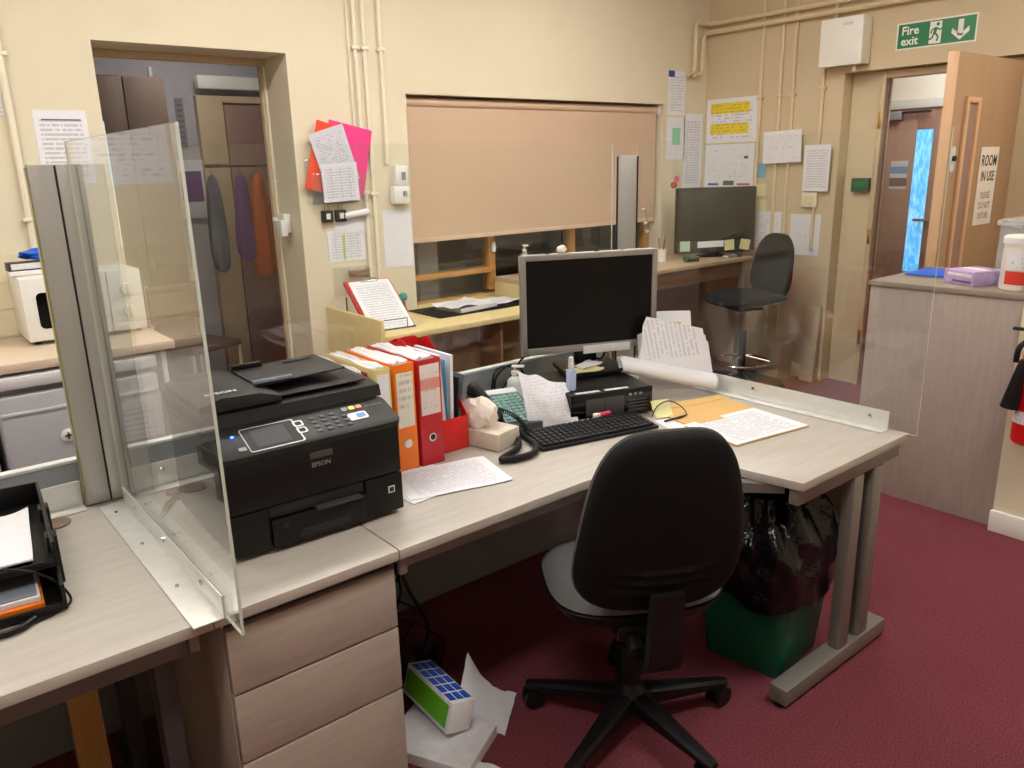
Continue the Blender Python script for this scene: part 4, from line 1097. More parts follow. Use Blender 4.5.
for x_ in (2.165, 2.285):
    box('upright', 'grey_metal', t, x_, 1.062, 0.066, x_ + 0.055, 1.102, ZT - 0.076, 0.004)
box('foot', 'grey_metal', t, 1.862, 1.055, 0.012, 2.455, 1.115, 0.066, 0.004)
for x_ in (1.88, 2.40): G().tube([(x_, 1.085, 0.0), (x_, 1.085, 0.013)], 0.02, 10).build('levelling_foot', 'black_plastic', t)
box('modesty_panel', 'pedestal_ash', t, 0.86, 2.10, 0.30, 2.34, 2.118, ZT - 0.026, 0.002)
box('modesty_panel', 'pedestal_ash', t, 2.34, 1.12, 0.30, 2.358, 2.10, ZT - 0.026, 0.002)
box('back_leg', 'grey_metal', t, 2.36, 2.14, 0.0, 2.43, 2.21, ZT - 0.026, 0.004)
box('back_leg', 'grey_metal', t, 0.84, 2.10, 0.0, 0.858, 2.2, ZT - 0.026, 0.002)
g = G(); g.box(0.835, 1.47, ZT - 0.075, 0.858, 1.485, ZT - 0.026, 0.003); g.build('bracket', 'grey_metal', t)

# low grey band behind the desks
t = T('desk_divider', 'low grey divider strip with pale top edge behind the desks', 'divider', (0, 2.285, 0))
box('panel', 'band_grey', t, -0.9, 0.0, 0.0, 2.36, 0.022, 0.84, 0.001)
box('top_trim', 'band_top', t, -0.9, -0.004, 0.8405, 2.36, 0.026, 0.850, 0.002)

# aluminium angles and clear screens
def angle_x(label, x0, x1, y):
    t = T('mounting_rail', label, 'rail', (x0, y, ZT + 0.001))
    L = x1 - x0
    box('upright', 'alu', t, 0, -0.003, 0, L, 0.0, 0.07, 0.0006)
    box('flange', 'alu', t, 0, -0.05, 0, L, -0.0032, 0.003, 0.0006)
    n = max(1, int(L / 0.5))
    for i in range(n):
        G().lathe([(0, 0), (0.009, 0), (0.009, 0.003), (0.005, 0.006), (0, 0.006)], 10).build('bolt', 'chrome', t, (0.08 + i * L / n, -0.0035, 0.045), (PI / 2, 0, 0))
    return t
angle_x('bright aluminium strip fixed behind the letter trays', -0.6, 0.332, 2.249)
angle_x('bright aluminium strip fixed behind the printer', 0.458, 0.76, 2.249)
t = T('mounting_rail', 'aluminium angle with bolts along the desk joint left of the printer', 'rail', (0.42, 1.437, ZT + 0.001))
box('flange', 'alu', t, -0.062, 0.0, 0.0, 0.0, 0.76, 0.003, 0.0006)
box('upright', 'alu', t, -0.003, 0.0, 0.0032, 0.0, 0.74, 0.05, 0.0006)
for y_ in (0.12, 0.38, 0.62):
    G().lathe([(0, 0), (0.007, 0), (0.007, 0.004), (0, 0.006)], 8).build('bolt', 'chrome', t, (-0.0035, y_, 0.03), (0, -PI / 2, 0))
    G().lathe([(0, 0), (0.005, 0), (0.004, 0.003), (0, 0.003)], 8).build('screw', 'chrome', t, (-0.035, y_ + 0.07, 0.0033))
t = T('mounting_rail', 'aluminium angle along the outer edge of the desk return', 'rail', (2.44, 1.107, ZT + 0.001))
box('upright', 'alu', t, -0.006, 0.0, 0.0, -0.003, 1.09, 0.062, 0.0008)
box('flange', 'alu', t, -0.05, 0.0, 0.0, -0.0062, 1.09, 0.003, 0.0006)
for y_ in (0.06, 0.5, 0.95):
    G().lathe([(0, 0), (0.008, 0), (0.008, 0.003), (0, 0.005)], 8).build('bolt', 'chrome', t, (-0.0065, y_, 0.035), (0, -PI / 2, 0))

def screen(label, dims, edge='edge_clear'):
    g = G(); g.box(*dims)
    bmf = g.bm.faces
    ax = min(range(3), key=lambda i: dims[3 + i] - dims[i])
    for f in bmf:
        f.normal_update()
        f.material_index = 0 if abs(f.normal[ax]) > 0.9 else 1
    c = Vector([(dims[i] + dims[i + 3]) / 2 for i in range(3)]); c.z = dims[2]
    for v in g.bm.verts: v.co -= c
    o = g.build('clear_screen', ['acrylic', edge], None, c, smooth=False)
    return tag(o, label, 'screen')
screen('clear acrylic screen standing on the aluminium angle left of the printer', (0.421, 1.355, 0.7315, 0.427, 2.20, 1.658))
screen('clear acrylic screen along the back of the desks behind the monitor', (0.46, 2.254, 0.745, 2.36, 2.260, 1.652))
screen('clear acrylic screen along the desk return in front of the high chair', (2.4385, 1.018, 0.7325, 2.4445, 2.20, 1.652))
t = T('screen_post', 'twin aluminium post at the left end of the back screen', 'post', (0.397, 2.235, ZT + 0.005))
box('channel', 'alu_post', t, -0.059, -0.012, 0, -0.0025, 0.014, 0.872, 0.002)
box('channel', 'alu_post', t, 0.0025, -0.012, 0, 0.059, 0.014, 0.872, 0.002)
box('joint_strip', 'ink_black', t, -0.0022, -0.010, 0, 0.0022, 0.012, 0.870, 0.0005)
box('edge_strip', 'edge_olive', t, -0.0625, -0.012, 0, -0.0592, 0.012, 0.866, 0.0005)
t = T('screen_post', 'aluminium corner post standing behind the main monitor', 'post', (2.41, 2.222, ZT + 0.002), R(-45))
box('channel', 'alu_post', t, -0.036, -0.012, 0, 0.036, 0.012, 0.872, 0.003)
box('edge_strip', 'ink_black', t, -0.0425, -0.010, 0, -0.0365, 0.010, 0.868, 0.001)
box('edge_strip', 'ink_black', t, 0.0365, -0.010, 0, 0.0425, 0.010, 0.868, 0.001)

def grommet(loc, label):
    t = T('cable_grommet', label, 'grommet', loc)
    G().lathe([(0.022, 0), (0.036, 0), (0.036, 0.003), (0.03, 0.004), (0.022, 0.003)], 20).build('ring', 'wardrobe_brown', t)
    G().lathe([(0, 0), (0.0215, 0), (0.0215, 0.001), (0, 0.001)], 20).build('hole_cover', 'ink_black', t)
grommet((0.25, 2.165, ZT + 0.0005), 'brown cable grommet in the desk beside the letter trays')
grommet((0.556, 2.165, ZT + 0.0005), 'brown cable grommet in the desk behind the clear screen')

# ------------------------------------------------------------------ letter trays
t = T('letter_trays', 'two-tier black letter tray at the left end of the desk', 'tray', (0.06, 1.93, ZT + 0.001), R(-5))
def tray(z, y0, y1):
    g = G()
    g.box(-0.19, y0, z, 0.15, y1, z + 0.004, 0.001)
    g.box(-0.19, y0, z + 0.004, -0.183, y1, z + 0.055, 0.001)
    g.box(0.143, y0, z + 0.004, 0.15, y1, z + 0.055, 0.001)
    g.box(-0.183, y1 - 0.007, z + 0.004, 0.143, y1, z + 0.055, 0.001)
    g.box(-0.183, y0, z + 0.004, 0.143, y0 + 0.005, z + 0.016, 0.001)
    return g.build('tray', 'black_plastic', t)
tray(0.006, -0.24, 0.14); tray(0.072, -0.17, 0.235)
for sx in (-0.186, 0.146):
    for sy in (-0.10, 0.08): box('riser', 'black_plastic', t, sx - 0.01, sy, 0.0, sx + 0.012, sy + 0.04, 0.11, 0.002)
loose('loose_sheet', 'white sheets in the upper letter tray', 'paper', (0.068, 1.935, ZT + 0.082), R(-7), 0.21, 0.30, 0.012, 'white_paper', 9, 0.004)
t = T('orange_folder', 'orange folder with papers in the lower letter tray', 'folder', (0.055, 1.85, ZT + 0.013), R(-5))
box('cover', 'orange_board', t, -0.15, -0.135, 0.0, 0.11, 0.12, 0.010, 0.001)
box('papers', 'white_paper_edge', t, -0.145, -0.125, 0.0105, 0.105, 0.118, 0.022, 0.001)
box('clear_wallet', 'cloth_grey', t, -0.14, -0.12, 0.0225, 0.10, 0.118, 0.025, 0.001)
o = G().tube([(-0.13, 1.70, 0.80), (-0.02, 1.715, 0.83), (0.07, 1.74, 0.838), (0.16, 1.735, 0.80), (0.20, 1.715, 0.74), (0.16, 1.68, 0.734), (0.10, 1.67, 0.734)], 0.0026, 8, smooth=8).build('thin_cable', 'black_plastic')
tag(o, 'thin black cable looping over the lower letter tray', 'cable')
o = G().tube([(-0.15, 1.66, 0.738), (0.0, 1.665, 0.738), (0.09, 1.655, 0.738), (0.13, 1.68, 0.738)], 0.007, 8, smooth=6).build('thick_cable', 'black_plastic')
tag(o, 'thick black cable lying in front of the letter trays', 'cable')

# ------------------------------------------------------------------ printer
t = T('printer', 'large black multifunction office printer on the pedestal', 'printer', (0.733, 1.64, ZT + 0.002), R(-1.5))
W2 = 0.218
# lower body with a paper-tray bay
g = G()
side = [(0.0, 0.012), (0.40, 0.012), (0.40, 0.262), (0.06, 0.262), (0.012, 0.243), (0.0, 0.23)]
g.prism(side, -W2, W2, 'x', 0.006)
bo = g.build('body', 'black_plastic', t)
# front door panel, side caps, cassette
box('front_door', 'black_plastic', t, -W2 + 0.004, -0.012, 0.115, W2 - 0.004, -0.0005, 0.236, 0.005)
box('left_cap', 'black_plastic', t, -W2 + 0.002, -0.010, 0.012, -W2 + 0.088, -0.0005, 0.112, 0.004)
box('right_cap', 'black_plastic', t, W2 - 0.105, -0.010, 0.012, W2 - 0.002, -0.0005, 0.112, 0.004)
box('output_slot', 'ink_black', t, -W2 + 0.09, -0.004, 0.082, W2 - 0.107, -0.0005, 0.112, 0.001)
ca = box('paper_cassette', 'black_plastic', t, -W2 + 0.09, -0.016, 0.012, W2 - 0.107, -0.0045, 0.080, 0.003)
box('cassette_grip', 'ink_black', ca, -0.055, -0.0175, 0.022, 0.065, -0.0162, 0.042, 0.001)
box('tray_lip', 'dark_metal', ca, -0.02, -0.030, 0.0805, 0.095, -0.005, 0.085, 0.001)
G().lathe([(0, 0), (0.006, 0), (0.006, 0.002), (0, 0.002)], 10).build('cassette_dot', 'ink_black', ca, (-0.095, -0.0163, 0.062), (PI / 2, 0, 0))
G().lathe([(0, 0), (0.008, 0), (0.008, 0.002), (0, 0.002)], 10).build('cassette_dot', 'ink_black', ca, (-0.06, -0.0163, 0.03), (PI / 2, 0, 0))
G().box(-0.009, -0.009, 0, 0.009, 0.009, 0.0008, 0.0002, 1).build('badge', 'key_white', t, (W2 - 0.035, -0.0102, 0.072), (PI / 2, 0, 0))
G().box(-0.006, -0.006, 0.0009, 0.006, 0.006, 0.0014, 0.0002, 1).build('badge_mark', 'ink_black', t, (W2 - 0.035, -0.0102, 0.072), (PI / 2, 0, 0))
box('door_grip', 'key_grey', t, -0.022, -0.0145, 0.203, 0.034, -0.0123, 0.219, 0.001)
lettering('EPSON', 0.0155, 'silver_bezel', t, (0.004, -0.0128, 0.183), (PI / 2, 0, 0), 'CENTER', 1.0, bold=0.0003)
# sloping control panel
MP = Matrix.Translation((0, -0.016, 0.247)) @ Matrix.Rotation(R(21), 4, 'X')
cp = t.copy(); bpy.data.objects.remove(cp)
g = G(); g.prism(roundrect(2 * W2 + 0.012, 0.115, 0.02, 5), -0.022, 0.0, 'z', 0.003)
for v in g.bm.verts: v.co = MP @ (v.co + Vector((0, 0.0575, 0)))
pan = g.build('control_panel', 'printer_grey', t)
def onpanel(name, m, x, y, w, h, th=0.0015, r=None, par=None):
    g = G(); g.prism(roundrect(w, h, r or min(w, h) * 0.2, 3), 0.0004, th, 'z')
    for v in g.bm.verts: v.co = MP @ (v.co + Vector((x, y, 0)))
    return g.build(name, m, par or pan)
onpanel('screen_surround', 'key_white', -0.088, 0.052, 0.128, 0.086, 0.0012, 0.006)
onpanel('screen_bezel', 'ink_black', -0.089, 0.052, 0.122, 0.080, 0.0018, 0.004)
onpanel('screen', 'lcd', -0.092, 0.052, 0.08, 0.064, 0.0024, 0.001)
for y_ in (0.072, 0.046):
    onpanel('nav_button', 'key_white', -0.018, y_, 0.024, 0.021, 0.0022, 0.005); onpanel('nav_symbol', 'ink_black', -0.018, y_, 0.015, 0.013, 0.0028, 0.003)
for i in range(4):
    for j in range(4):
        if (i, j) in ((3, 3),): continue
        onpanel('key', 'key_grey', 0.02 + 0.026 * i, 0.030 + 0.017 * j, 0.014, 0.009, 0.0022, 0.004)
for i, m_ in enumerate(('ink_grey', 'key_yellow', 'key_orange')): onpanel('start_button', m_, 0.128 - 0.001 + 0.019 * (i - 1), 0.086, 0.015, 0.014, 0.0024, 0.003)
onpanel('stop_button_frame', 'key_white', 0.128, 0.052, 0.05, 0.028, 0.0018, 0.006)
onpanel('stop_button', 'key_blue', 0.136, 0.052, 0.022, 0.017, 0.0026, 0.004)
onpanel('power_light', 'led_blue', -0.172, 0.074, 0.008, 0.006, 0.003, 0.0029)
onpanel('power_button', 'ink_grey', -0.166, 0.026, 0.018, 0.012, 0.0024, 0.004)
lt = lettering('WorkForce', 0.010, 'ink_grey', pan, (0, 0, 0), (0, 0, 0), 'CENTER')
lt.matrix_local = MP @ Matrix.Translation((0.185, 0.08, 0.0006))
# scanner lid with document feeder
g = G(); g.box(-W2 - 0.004, 0.105, 0.2625, W2 + 0.004, 0.405, 0.294, 0.008); g.build('scanner_body', 'black_plastic', t)
prof = [(0.088, 0.288), (0.096, 0.316), (0.16, 0.322), (0.40, 0.326), (0.415, 0.315), (0.415, 0.288)]
lid = G().prism(prof, -W2 - 0.006, W2 + 0.008, 'x', 0.004).build('scanner_lid', 'printer_grey', t)
# feeder: raised block to the left and a gently sloping input tray
prof2 = [(-W2 - 0.002, 0.322), (-W2 - 0.002, 0.342), (-0.17, 0.356), (-0.08, 0.352), (-0.03, 0.336), (-0.03, 0.322)]
G().prism(prof2, 0.100, 0.385, 'y', 0.004).build('feeder_cover', 'printer_grey', lid)
prof3 = [(-0.06, 0.346), (0.02, 0.347), (0.17, 0.352), (0.172, 0.356), (0.02, 0.352), (-0.06, 0.351)]
G().prism(prof3, 0.175, 0.37, 'y', 0.001).build('input_tray', 'printer_grey', lid)
box('paper_guide', 'cloth_grey', lid, -0.07, 0.172, 0.353, 0.03, 0.185, 0.3615, 0.002)
box('paper_guide', 'black_plastic', lid, -0.06, 0.352, 0.352, 0.02, 0.366, 0.364, 0.002)
G().box(-0.20, 0.33, 0.3545, -0.12, 0.345, 0.3575, 0.001).build('feeder_slot', 'ink_black', lid)
G().box(0.07, 0.33, 0.3535, 0.15, 0.345, 0.3575, 0.001).build('tray_slot', 'ink_black', lid)
box('output_ledge', 'black_plastic', lid, -0.025, 0.12, 0.3265, 0.20, 0.37, 0.3295, 0.001)
lg = lettering('EPSON', 0.024, 'key_white', lid, (-0.195, 0.135, 0.3575), (0, 0, 0), 'LEFT', 1.0, bold=0.0008)
for sx in (-0.18, 0.18):
    for sy in (0.04, 0.36): G().tube([(sx, sy, 0.0), (sx, sy, 0.013)], 0.012, 8).build('foot', 'black_matte', t)
o = G().tube([(0.50, 1.95, 0.80), (0.475, 1.96, 0.79), (0.462, 1.98, 0.755), (0.47, 2.02, 0.737), (0.52, 2.10, 0.737), (0.555, 2.16, 0.738)], 0.006, 8, smooth=6).build('printer_cable', 'black_plastic')
tag(o, 'black power cable curving from the left side of the printer', 'cable')

# ------------------------------------------------------------------ files
def lever_arch(label, x, wd, m, spine, y=1.855, h=0.32, ring='steel', tilt=0.0, d=0.285, label_z=(0.15, 0.29)):
    t = T('lever_arch_file', label, 'file', (x, y, ZT + 0.0015), R(tilt), 'files beside the printer')
    box('spine', m, t, 0, 0, 0, wd, 0.003, h, 0.001)
    box('cover', m, t, 0, 0.0032, 0, 0.003, d, h, 0.001)
    box('cover', m, t, wd - 0.003, 0.0032, 0, wd, d, h, 0.001)
    G().slab(lambda u, v: (0.006 + (wd - 0.014) * u, 0.02 + (d - 0.03) * v, h + 0.002 + 0.012 * noise.noise(Vector((u * 5 + x * 9, v * 3, 0)))), 8, 6, h - 0.03).build('papers', 'white_paper_edge', t)
    if spine: box('spine_label', spine, t, 0.006, -0.0009, label_z[0], wd - 0.006, -0.0001, label_z[1], 0.0003)
    g = G(); g.lathe([(0.007, 0), (0.013, 0), (0.013, 0.002), (0.007, 0.002)], 16)
    rg = g.build('finger_ring', ring, t, (wd / 2, -0.0003, 0.085), (PI / 2, 0, 0))
    G().lathe([(0, 0), (0.0085, 0), (0.0085, 0.0026), (0, 0.0026)], 14).build('hole', 'ink_black' if m != 'orange_board' else 'steel', rg)
    return t
sp1 = paper('spine_a', 7, 1, axes='XZ', ink=(60, 60, 64), base=(232, 226, 212), dens=0.5, margin=(0.05, 0.95, 0.35, 0.97))
sp2 = paper('spine_b', 12, 1, axes='XZ', ink=(120, 60, 60), base=(232, 220, 216), dens=0.4, blocks=((0, 1, 0.5, 0.72, (222, 150, 138)), (0.2, 0.8, -0.4, -0.1, (200, 200, 200))))
tn = lever_arch('slim dark red file leaning just behind the printer', 0.985, 0.03, 'dark_red_board', None, 1.89, 0.305)
lever_arch('yellow file with white spine beside the printer', 1.022, 0.048, 'yellow_board', 'white_paper', 1.862, 0.315, label_z=(0.02, 0.30))
lever_arch('orange lever arch file with a written white label', 1.077, 0.066, 'orange_board', sp1, label_z=(0.135, 0.295))
lever_arch('red lever arch file with black finger ring', 1.155, 0.078, 'red_board', sp2, label_z=(0.155, 0.305))
t = T('magazine_file', 'bright red open magazine file full of papers', 'magazine file', (1.262, 1.905, ZT + 0.0015))
prof = [(0, 0), (0.25, 0), (0.25, 0.30), (0.235, 0.318), (0.2, 0.324), (0.14, 0.27), (0.0, 0.105)]
for x_ in (0.0, 0.094): G().prism(prof, x_, x_ + 0.003, 'x').build('side', 'bright_red', t)
box('front', 'bright_red', t, 0.0032, 0.0, 0, 0.0938, 0.003, 0.105, 0.0005)
G().prism(roundrect(0.0906, 0.324, 0.03, 5), 0.247, 0.25, 'y').build('back', 'bright_red', t, (0.0485, 0, 0.162))
box('bottom', 'bright_red', t, 0.0032, 0.0032, 0, 0.0938, 0.2468, 0.003, 0.0005)
for i, (m_, th, h_, tl) in enumerate((('white_paper', 0.012, 0.27, -7), ('white_paper_edge', 0.016, 0.285, -4), ('sticky_blue', 0.003, 0.265, -1), ('white_paper', 0.012, 0.275, 2), ('black_plastic', 0.006, 0.20, 6), ('cloth_grey', 0.004, 0.205, 9))):
    x0 = 0.012 + 0.0135 * i
    G().box(-th / 2, 0.012 + 0.004 * i, 0.004, th / 2, 0.225, h_ + 0.02, 0.001, 1, M=Matrix.Rotation(R(tl * 0.9), 4, 'Y')).build('booklet', m_, t, (x0, 0, 0.002))
t = T('magazine_file', 'round-topped red file standing behind the red lever arch file', 'magazine file', (1.27, 2.17, ZT + 0.0015))
G().prism([(-0.06, 0), (0.085, 0)] + [(0.0125 + 0.0725 * math.cos(R(k * 12)), 0.245 + 0.0725 * math.sin(R(k * 12))) for k in range(16)], 0.0, 0.006, 'y').build('back', 'bright_red', t)
box('base', 'bright_red', t, -0.06, 0.0062, 0, 0.085, 0.05, 0.004, 0.0005)
G().box(0.004, 0.0065, 0.005, 0.03, 0.03, 0.27, 0.001).build('papers', 'white_paper_edge', t)

# loose papers on the desk by the printer
loose('printed_sheet', 'printed sheet lying in front of the red files', 'paper', (1.165, 1.735, ZT + 0.003), R(-14), 0.3, 0.21, 0.003, 'doc_a', 11, 0.001)
loose('printed_sheet', 'printed sheet half under another beside the printer', 'paper', (1.09, 1.755, ZT + 0.0012), R(4), 0.21, 0.20, 0.001, 'doc_d', 13, 0.0008)

# tissue box
t = T('tissue_box', 'pale tissue box with tissue pulled out beside the red files', 'tissue box', (1.425, 1.90, ZT + 0.002), R(14))
box('carton', 'tissue_box', t, -0.055, -0.09, 0, 0.055, 0.09, 0.055, 0.003)
crumple('tissue', 'tissue', t, (-0.005, 0.02, 0.095), 0.045, 0.06, 0.05, 2.2, 0.35)

# ------------------------------------------------------------------ telephone
t = T('desk_phone', 'black desk telephone with teal key labels beside the crumpled sheet', 'telephone', (1.585, 2.02, ZT + 0.002), R(-17))
g = G(); g.prism([(-0.12, 0.0), (0.12, 0.0), (0.12, 0.075), (-0.12, 0.025)], -0.09, 0.10, 'x', 0.006); g.build('base', 'key_grey', t)
MT = Matrix.Translation((0, -0.12, 0.0265)) @ Matrix.Rotation(math.atan2(0.05, 0.24), 4, 'X')
def onphone(name, m, x0, y0, x1, y1, z0, z1):
    return G().box(x0, y0, z0, x1, y1, z1, 0.0008, 1, M=MT).build(name, m, t)
onphone('key_plate', 'teal_label', -0.025, 0.02, 0.09, 0.235, 0.0005, 0.003)
g = G()
for i in range(5):
    for j in range(9):
        g.box(-0.018 + 0.021 * i, 0.03 + 0.0215 * j, 0.0032, -0.003 + 0.021 * i, 0.044 + 0.0215 * j, 0.008, 0.001, 1, M=MT)
kk = g.build('keys', 'teal_label', t); kk['kind'] = 'stuff'
onphone('display', 'white_paper', -0.025, 0.206, 0.09, 0.24, 0.0085, 0.011)
hs = G().tube([MT @ Vector((-0.062, y, z)) for y, z in ((0.005, 0.02), (0.02, 0.03), (0.07, 0.04), (0.13, 0.044), (0.19, 0.04), (0.235, 0.03), (0.25, 0.02))], [0.02, 0.024, 0.017, 0.015, 0.017, 0.024, 0.02], 12, smooth=0).build('handset', 'black_plastic', t)
for y_ in (0.018, 0.237):
    G().lathe([(0, 0), (0.026, 0), (0.022, 0.018), (0, 0.02)], 14, M=MT @ Matrix.Translation((-0.062, y_, 0.008))).build('ear_cup', 'black_plastic', hs)
def helix(path, r, turns, per=10):
    pts = spline([Vector(p) for p in path], 60)
    n = turns * per
    out = []
    for i in range(n + 1):
        f = i / n * (len(pts) - 1); k = min(int(f), len(pts) - 2)
        p = pts[k].lerp(pts[k + 1], f - k); tg = (pts[k + 1] - pts[k]).normalized()
        s = tg.cross(Vector((0, 0, 1))).normalized(); u = s.cross(tg)
        a = i / per * 2 * PI
        out.append(p + (s * math.cos(a) + u * math.sin(a)) * r)
    return out
o = G().tube([(1.49, 2.02, 0.757), (1.515, 1.93, 0.748), (1.50, 1.84, 0.744), (1.44, 1.765, 0.743), (1.37, 1.735, 0.743), (1.345, 1.72, 0.743), (1.38, 1.70, 0.743), (1.45, 1.70, 0.743), (1.50, 1.75, 0.743), (1.515, 1.80, 0.744)], 0.0105, 10, smooth=8).build('telephone_cord', 'black_plastic')
tag(o, 'thick black cord curling on the desk beside the tissue box', 'cord')
o = G().tube(helix([(1.42, 2.01, 0.80), (1.50, 1.97, 0.812), (1.545, 1.90, 0.79), (1.54, 1.83, 0.757)], 0.006, 34), 0.0024, 5).build('coiled_cord', 'black_plastic')
tag(o, 'coiled black handset cord arching above the tissue box', 'cord')
o = G().tube([(1.765 + 0.065 * math.cos(k * PI / 10) , 2.20 - 0.01 * math.sin(k * 0.4), 0.805 + 0.066 * math.sin(k * PI / 10)) for k in range(24)] + [(1.72, 2.215, 0.86), (1.70, 2.22, 0.80), (1.69, 2.215, 0.74)], 0.0042, 8, smooth=3).build('cable_coil', 'black_plastic')
tag(o, 'upright coil of black cable standing against the grey divider', 'cable')

pump_bottle((1.735, 2.13, ZT + 0.002), 'clear sanitiser pump bottle behind the telephone', 'clear_gel', 0.155, 0.03, R(40))

# crumpled sheet standing by the telephone
def crump(u, v):
    x = (u - 0.5) * 0.175
    y = 0.075 * v - 0.03 * math.sin(v * PI) * (0.5 + 0.5 * math.sin(u * PI)) - 0.012 * (1 - v) ** 3
    z = 0.002 + (0.175 - 0.06 * u) * v
    k = 0.010 * noise.noise(Vector((u * 4, v * 4, 1.3))) * min(1, v * 4)
    return (x - 0.012 * v, y + k, max(0.001, z + k))
o = G().shell(crump, lambda u, v: Vector(crump(u, v)) + Vector((0, 0.0015, -0.0006)), 18, 14).build('creased_sheet', paper('doc_faint', 20, 1, axes='XZ', ink=(185, 185, 196), dens=0.5), None, (1.685, 1.872, ZT + 0.002), (0, 0, R(-26)))
tag(o, 'creased white sheet propped up behind the keyboard', 'paper')

# ------------------------------------------------------------------ keyboard
kd = math.atan2(1.61 - 1.698, 1.881 - 1.477)
t = T('keyboard', 'black full-size computer keyboard in front of the small computer', 'keyboard', (1.725, 1.738, ZT + 0.001), kd)
W, D = 0.44, 0.15
G().prism([(-D / 2, 0.0), (D / 2, 0.0), (D / 2, 0.022), (-D / 2, 0.010)], -W / 2, W / 2, 'x', 0.002).build('case', 'black_plastic', t)
g = G()
MK = Matrix.Translation((0, -D / 2, 0.0102)) @ Matrix.Rotation(math.atan2(0.012, D), 4, 'X')
for j in range(6):
    y0 = 0.010 + j * 0.0215
    for i in range(21):
        x0 = -W / 2 + 0.010 + i * 0.0200
        if j == 0 and 4 <= i <= 8: continue
        g.box(x0, y0, 0.001, x0 + 0.0165, y0 + 0.0175, 0.0075, 0.0015, 1, M=MK)
g.box(-W / 2 + 0.09, 0.010, 0.001, -W / 2 + 0.187, 0.0275, 0.0075, 0.0015, 1, M=MK)
kk = g.build('keys', 'black_plastic', t); kk['kind'] = 'stuff'
box('label_strip', 'bezel_label', t, -0.06, D / 2 - 0.012, 0.0222, 0.08, D / 2 - 0.003, 0.0232, 0.0003)
t = T('pink_marker', 'pink eraser lying on the back edge of the keyboard', 'eraser', (1.838, 1.782, ZT + 0.0265), kd + R(4))
box('rubber', 'pink_plastic', t, -0.022, -0.008, 0, 0.022, 0.008, 0.012, 0.003)
box('sleeve', 'tissue', t, -0.045, -0.0085, 0, -0.0225, 0.0085, 0.0125, 0.002)

# ------------------------------------------------------------------ small computer and monitor
pd = math.atan2(1.744 - 1.843, 2.035 - 1.739)
t = T('desktop_computer', 'small black desktop computer under the monitor', 'computer', (1.887, 1.7935, ZT + 0.002), pd)
g = G(); g.box(-0.156, 0.006, 0.006, 0.156, 0.33, 0.098, 0.004); g.build('case', 'black_plastic', t)
fp = box('front_panel', 'black_gloss', t, -0.156, 0.0, 0.006, 0.156, 0.0058, 0.098, 0.002)
box('drive_bay', 'key_grey', fp, -0.10, -0.002, 0.018, 0.045, -0.0002, 0.078, 0.001)
box('drive_bay_split', 'ink_black', fp, -0.03, -0.0028, 0.018, -0.028, -0.0021, 0.078, 0.0)
for i in range(4): box('vent_slot', 'key_grey', fp, 0.06, -0.0015, 0.018 + 0.012 * i, 0.135, -0.0002, 0.024 + 0.012 * i, 0.0005)
for i in range(3): box('port', 'silver_bezel', fp, 0.062 + 0.02 * i, -0.002, 0.074, 0.074 + 0.02 * i, -0.0002, 0.082, 0.0005)
for i, a in enumerate((-0.13, -0.02)): box('asset_label', 'bezel_label', t, a, 0.01, 0.0982, a + 0.09, 0.028, 0.0988, 0.0003)
for sx in (-0.13, 0.13): box('foot', 'black_matte', t, sx - 0.015, 0.03, 0, sx + 0.015, 0.3, 0.0058, 0.001)

md = math.atan2(1.95 - 2.15, 2.28 - 1.782)
t = T('main_monitor', 'silver-framed flat monitor with black screen on the small computer', 'monitor', (2.031, 2.05, ZT + 0.102), md)
MW, z0, z1 = 0.537, 0.076, 0.437
bz = G()
bz.box(-MW / 2, -0.012, z0, -MW / 2 + 0.022, 0.012, z1, 0.003); bz.box(MW / 2 - 0.022, -0.012, z0, MW / 2, 0.012, z1, 0.003)
bz.box(-MW / 2 + 0.0215, -0.012, z1 - 0.02, MW / 2 - 0.0215, 0.012, z1, 0.003); bz.box(-MW / 2 + 0.0215, -0.012, z0, MW / 2 - 0.0215, 0.012, z0 + 0.026, 0.003)
fz = bz.build('bezel', 'silver_bezel', t)
box('screen', 'screen_black', t, -MW / 2 + 0.021, -0.006, z0 + 0.025, MW / 2 - 0.021, 0.006, z1 - 0.019, 0.0)
box('rear_shell', 'key_grey', t, -MW / 2 + 0.03, 0.0125, z0 + 0.03, MW / 2 - 0.03, 0.05, z1 - 0.03, 0.01)
box('bezel_sticker', 'bezel_label', fz, -0.03, -0.0135, z0 - 0.01, 0.16, -0.0122, z0 + 0.02, 0.0004)
for a, b in ((-0.25, -0.17), (-0.15, 0.02), (0.04, 0.12), (0.14, 0.25)): G().box(a, -0.009, z1 + 0.0002, b, 0.009, z1 + 0.002, 0.0004, 1).build('top_sticker', 'bezel_label', fz)
g = G(); g.box(-0.042, 0.03, 0.02, 0.042, 0.06, z0 + 0.12, 0.004); g.build('neck', 'black_plastic', t)
g = G(); g.prism([(-0.13, -0.10), (0.13, -0.10), (0.11, 0.10), (-0.11, 0.10)], 0.0, 0.018, 'z', 0.004); g.build('stand_base', 'black_plastic', t)
loose('note_slip', 'yellow-edged note slip on the monitor stand', 'note', (1.955, 2.0, ZT + 0.1215), R(-10), 0.13, 0.07, 0.006, 'sticky_yellow', 21, 0.002)
loose('note_slip', 'white note slip lying on the monitor stand', 'note', (2.0, 2.03, ZT + 0.1275), R(10), 0.12, 0.06, 0.006, 'white_paper', 25, 0.002)
t = T('spray_bottle', 'slim blue-tinted spray bottle beside the monitor neck', 'bottle', (1.79, 1.895, ZT + 0.1025))
G().lathe([(0, 0), (0.016, 0), (0.017, 0.004), (0.017, 0.065), (0.010, 0.075), (0, 0.075)], 16).build('bottle', 'blue_gel', t)
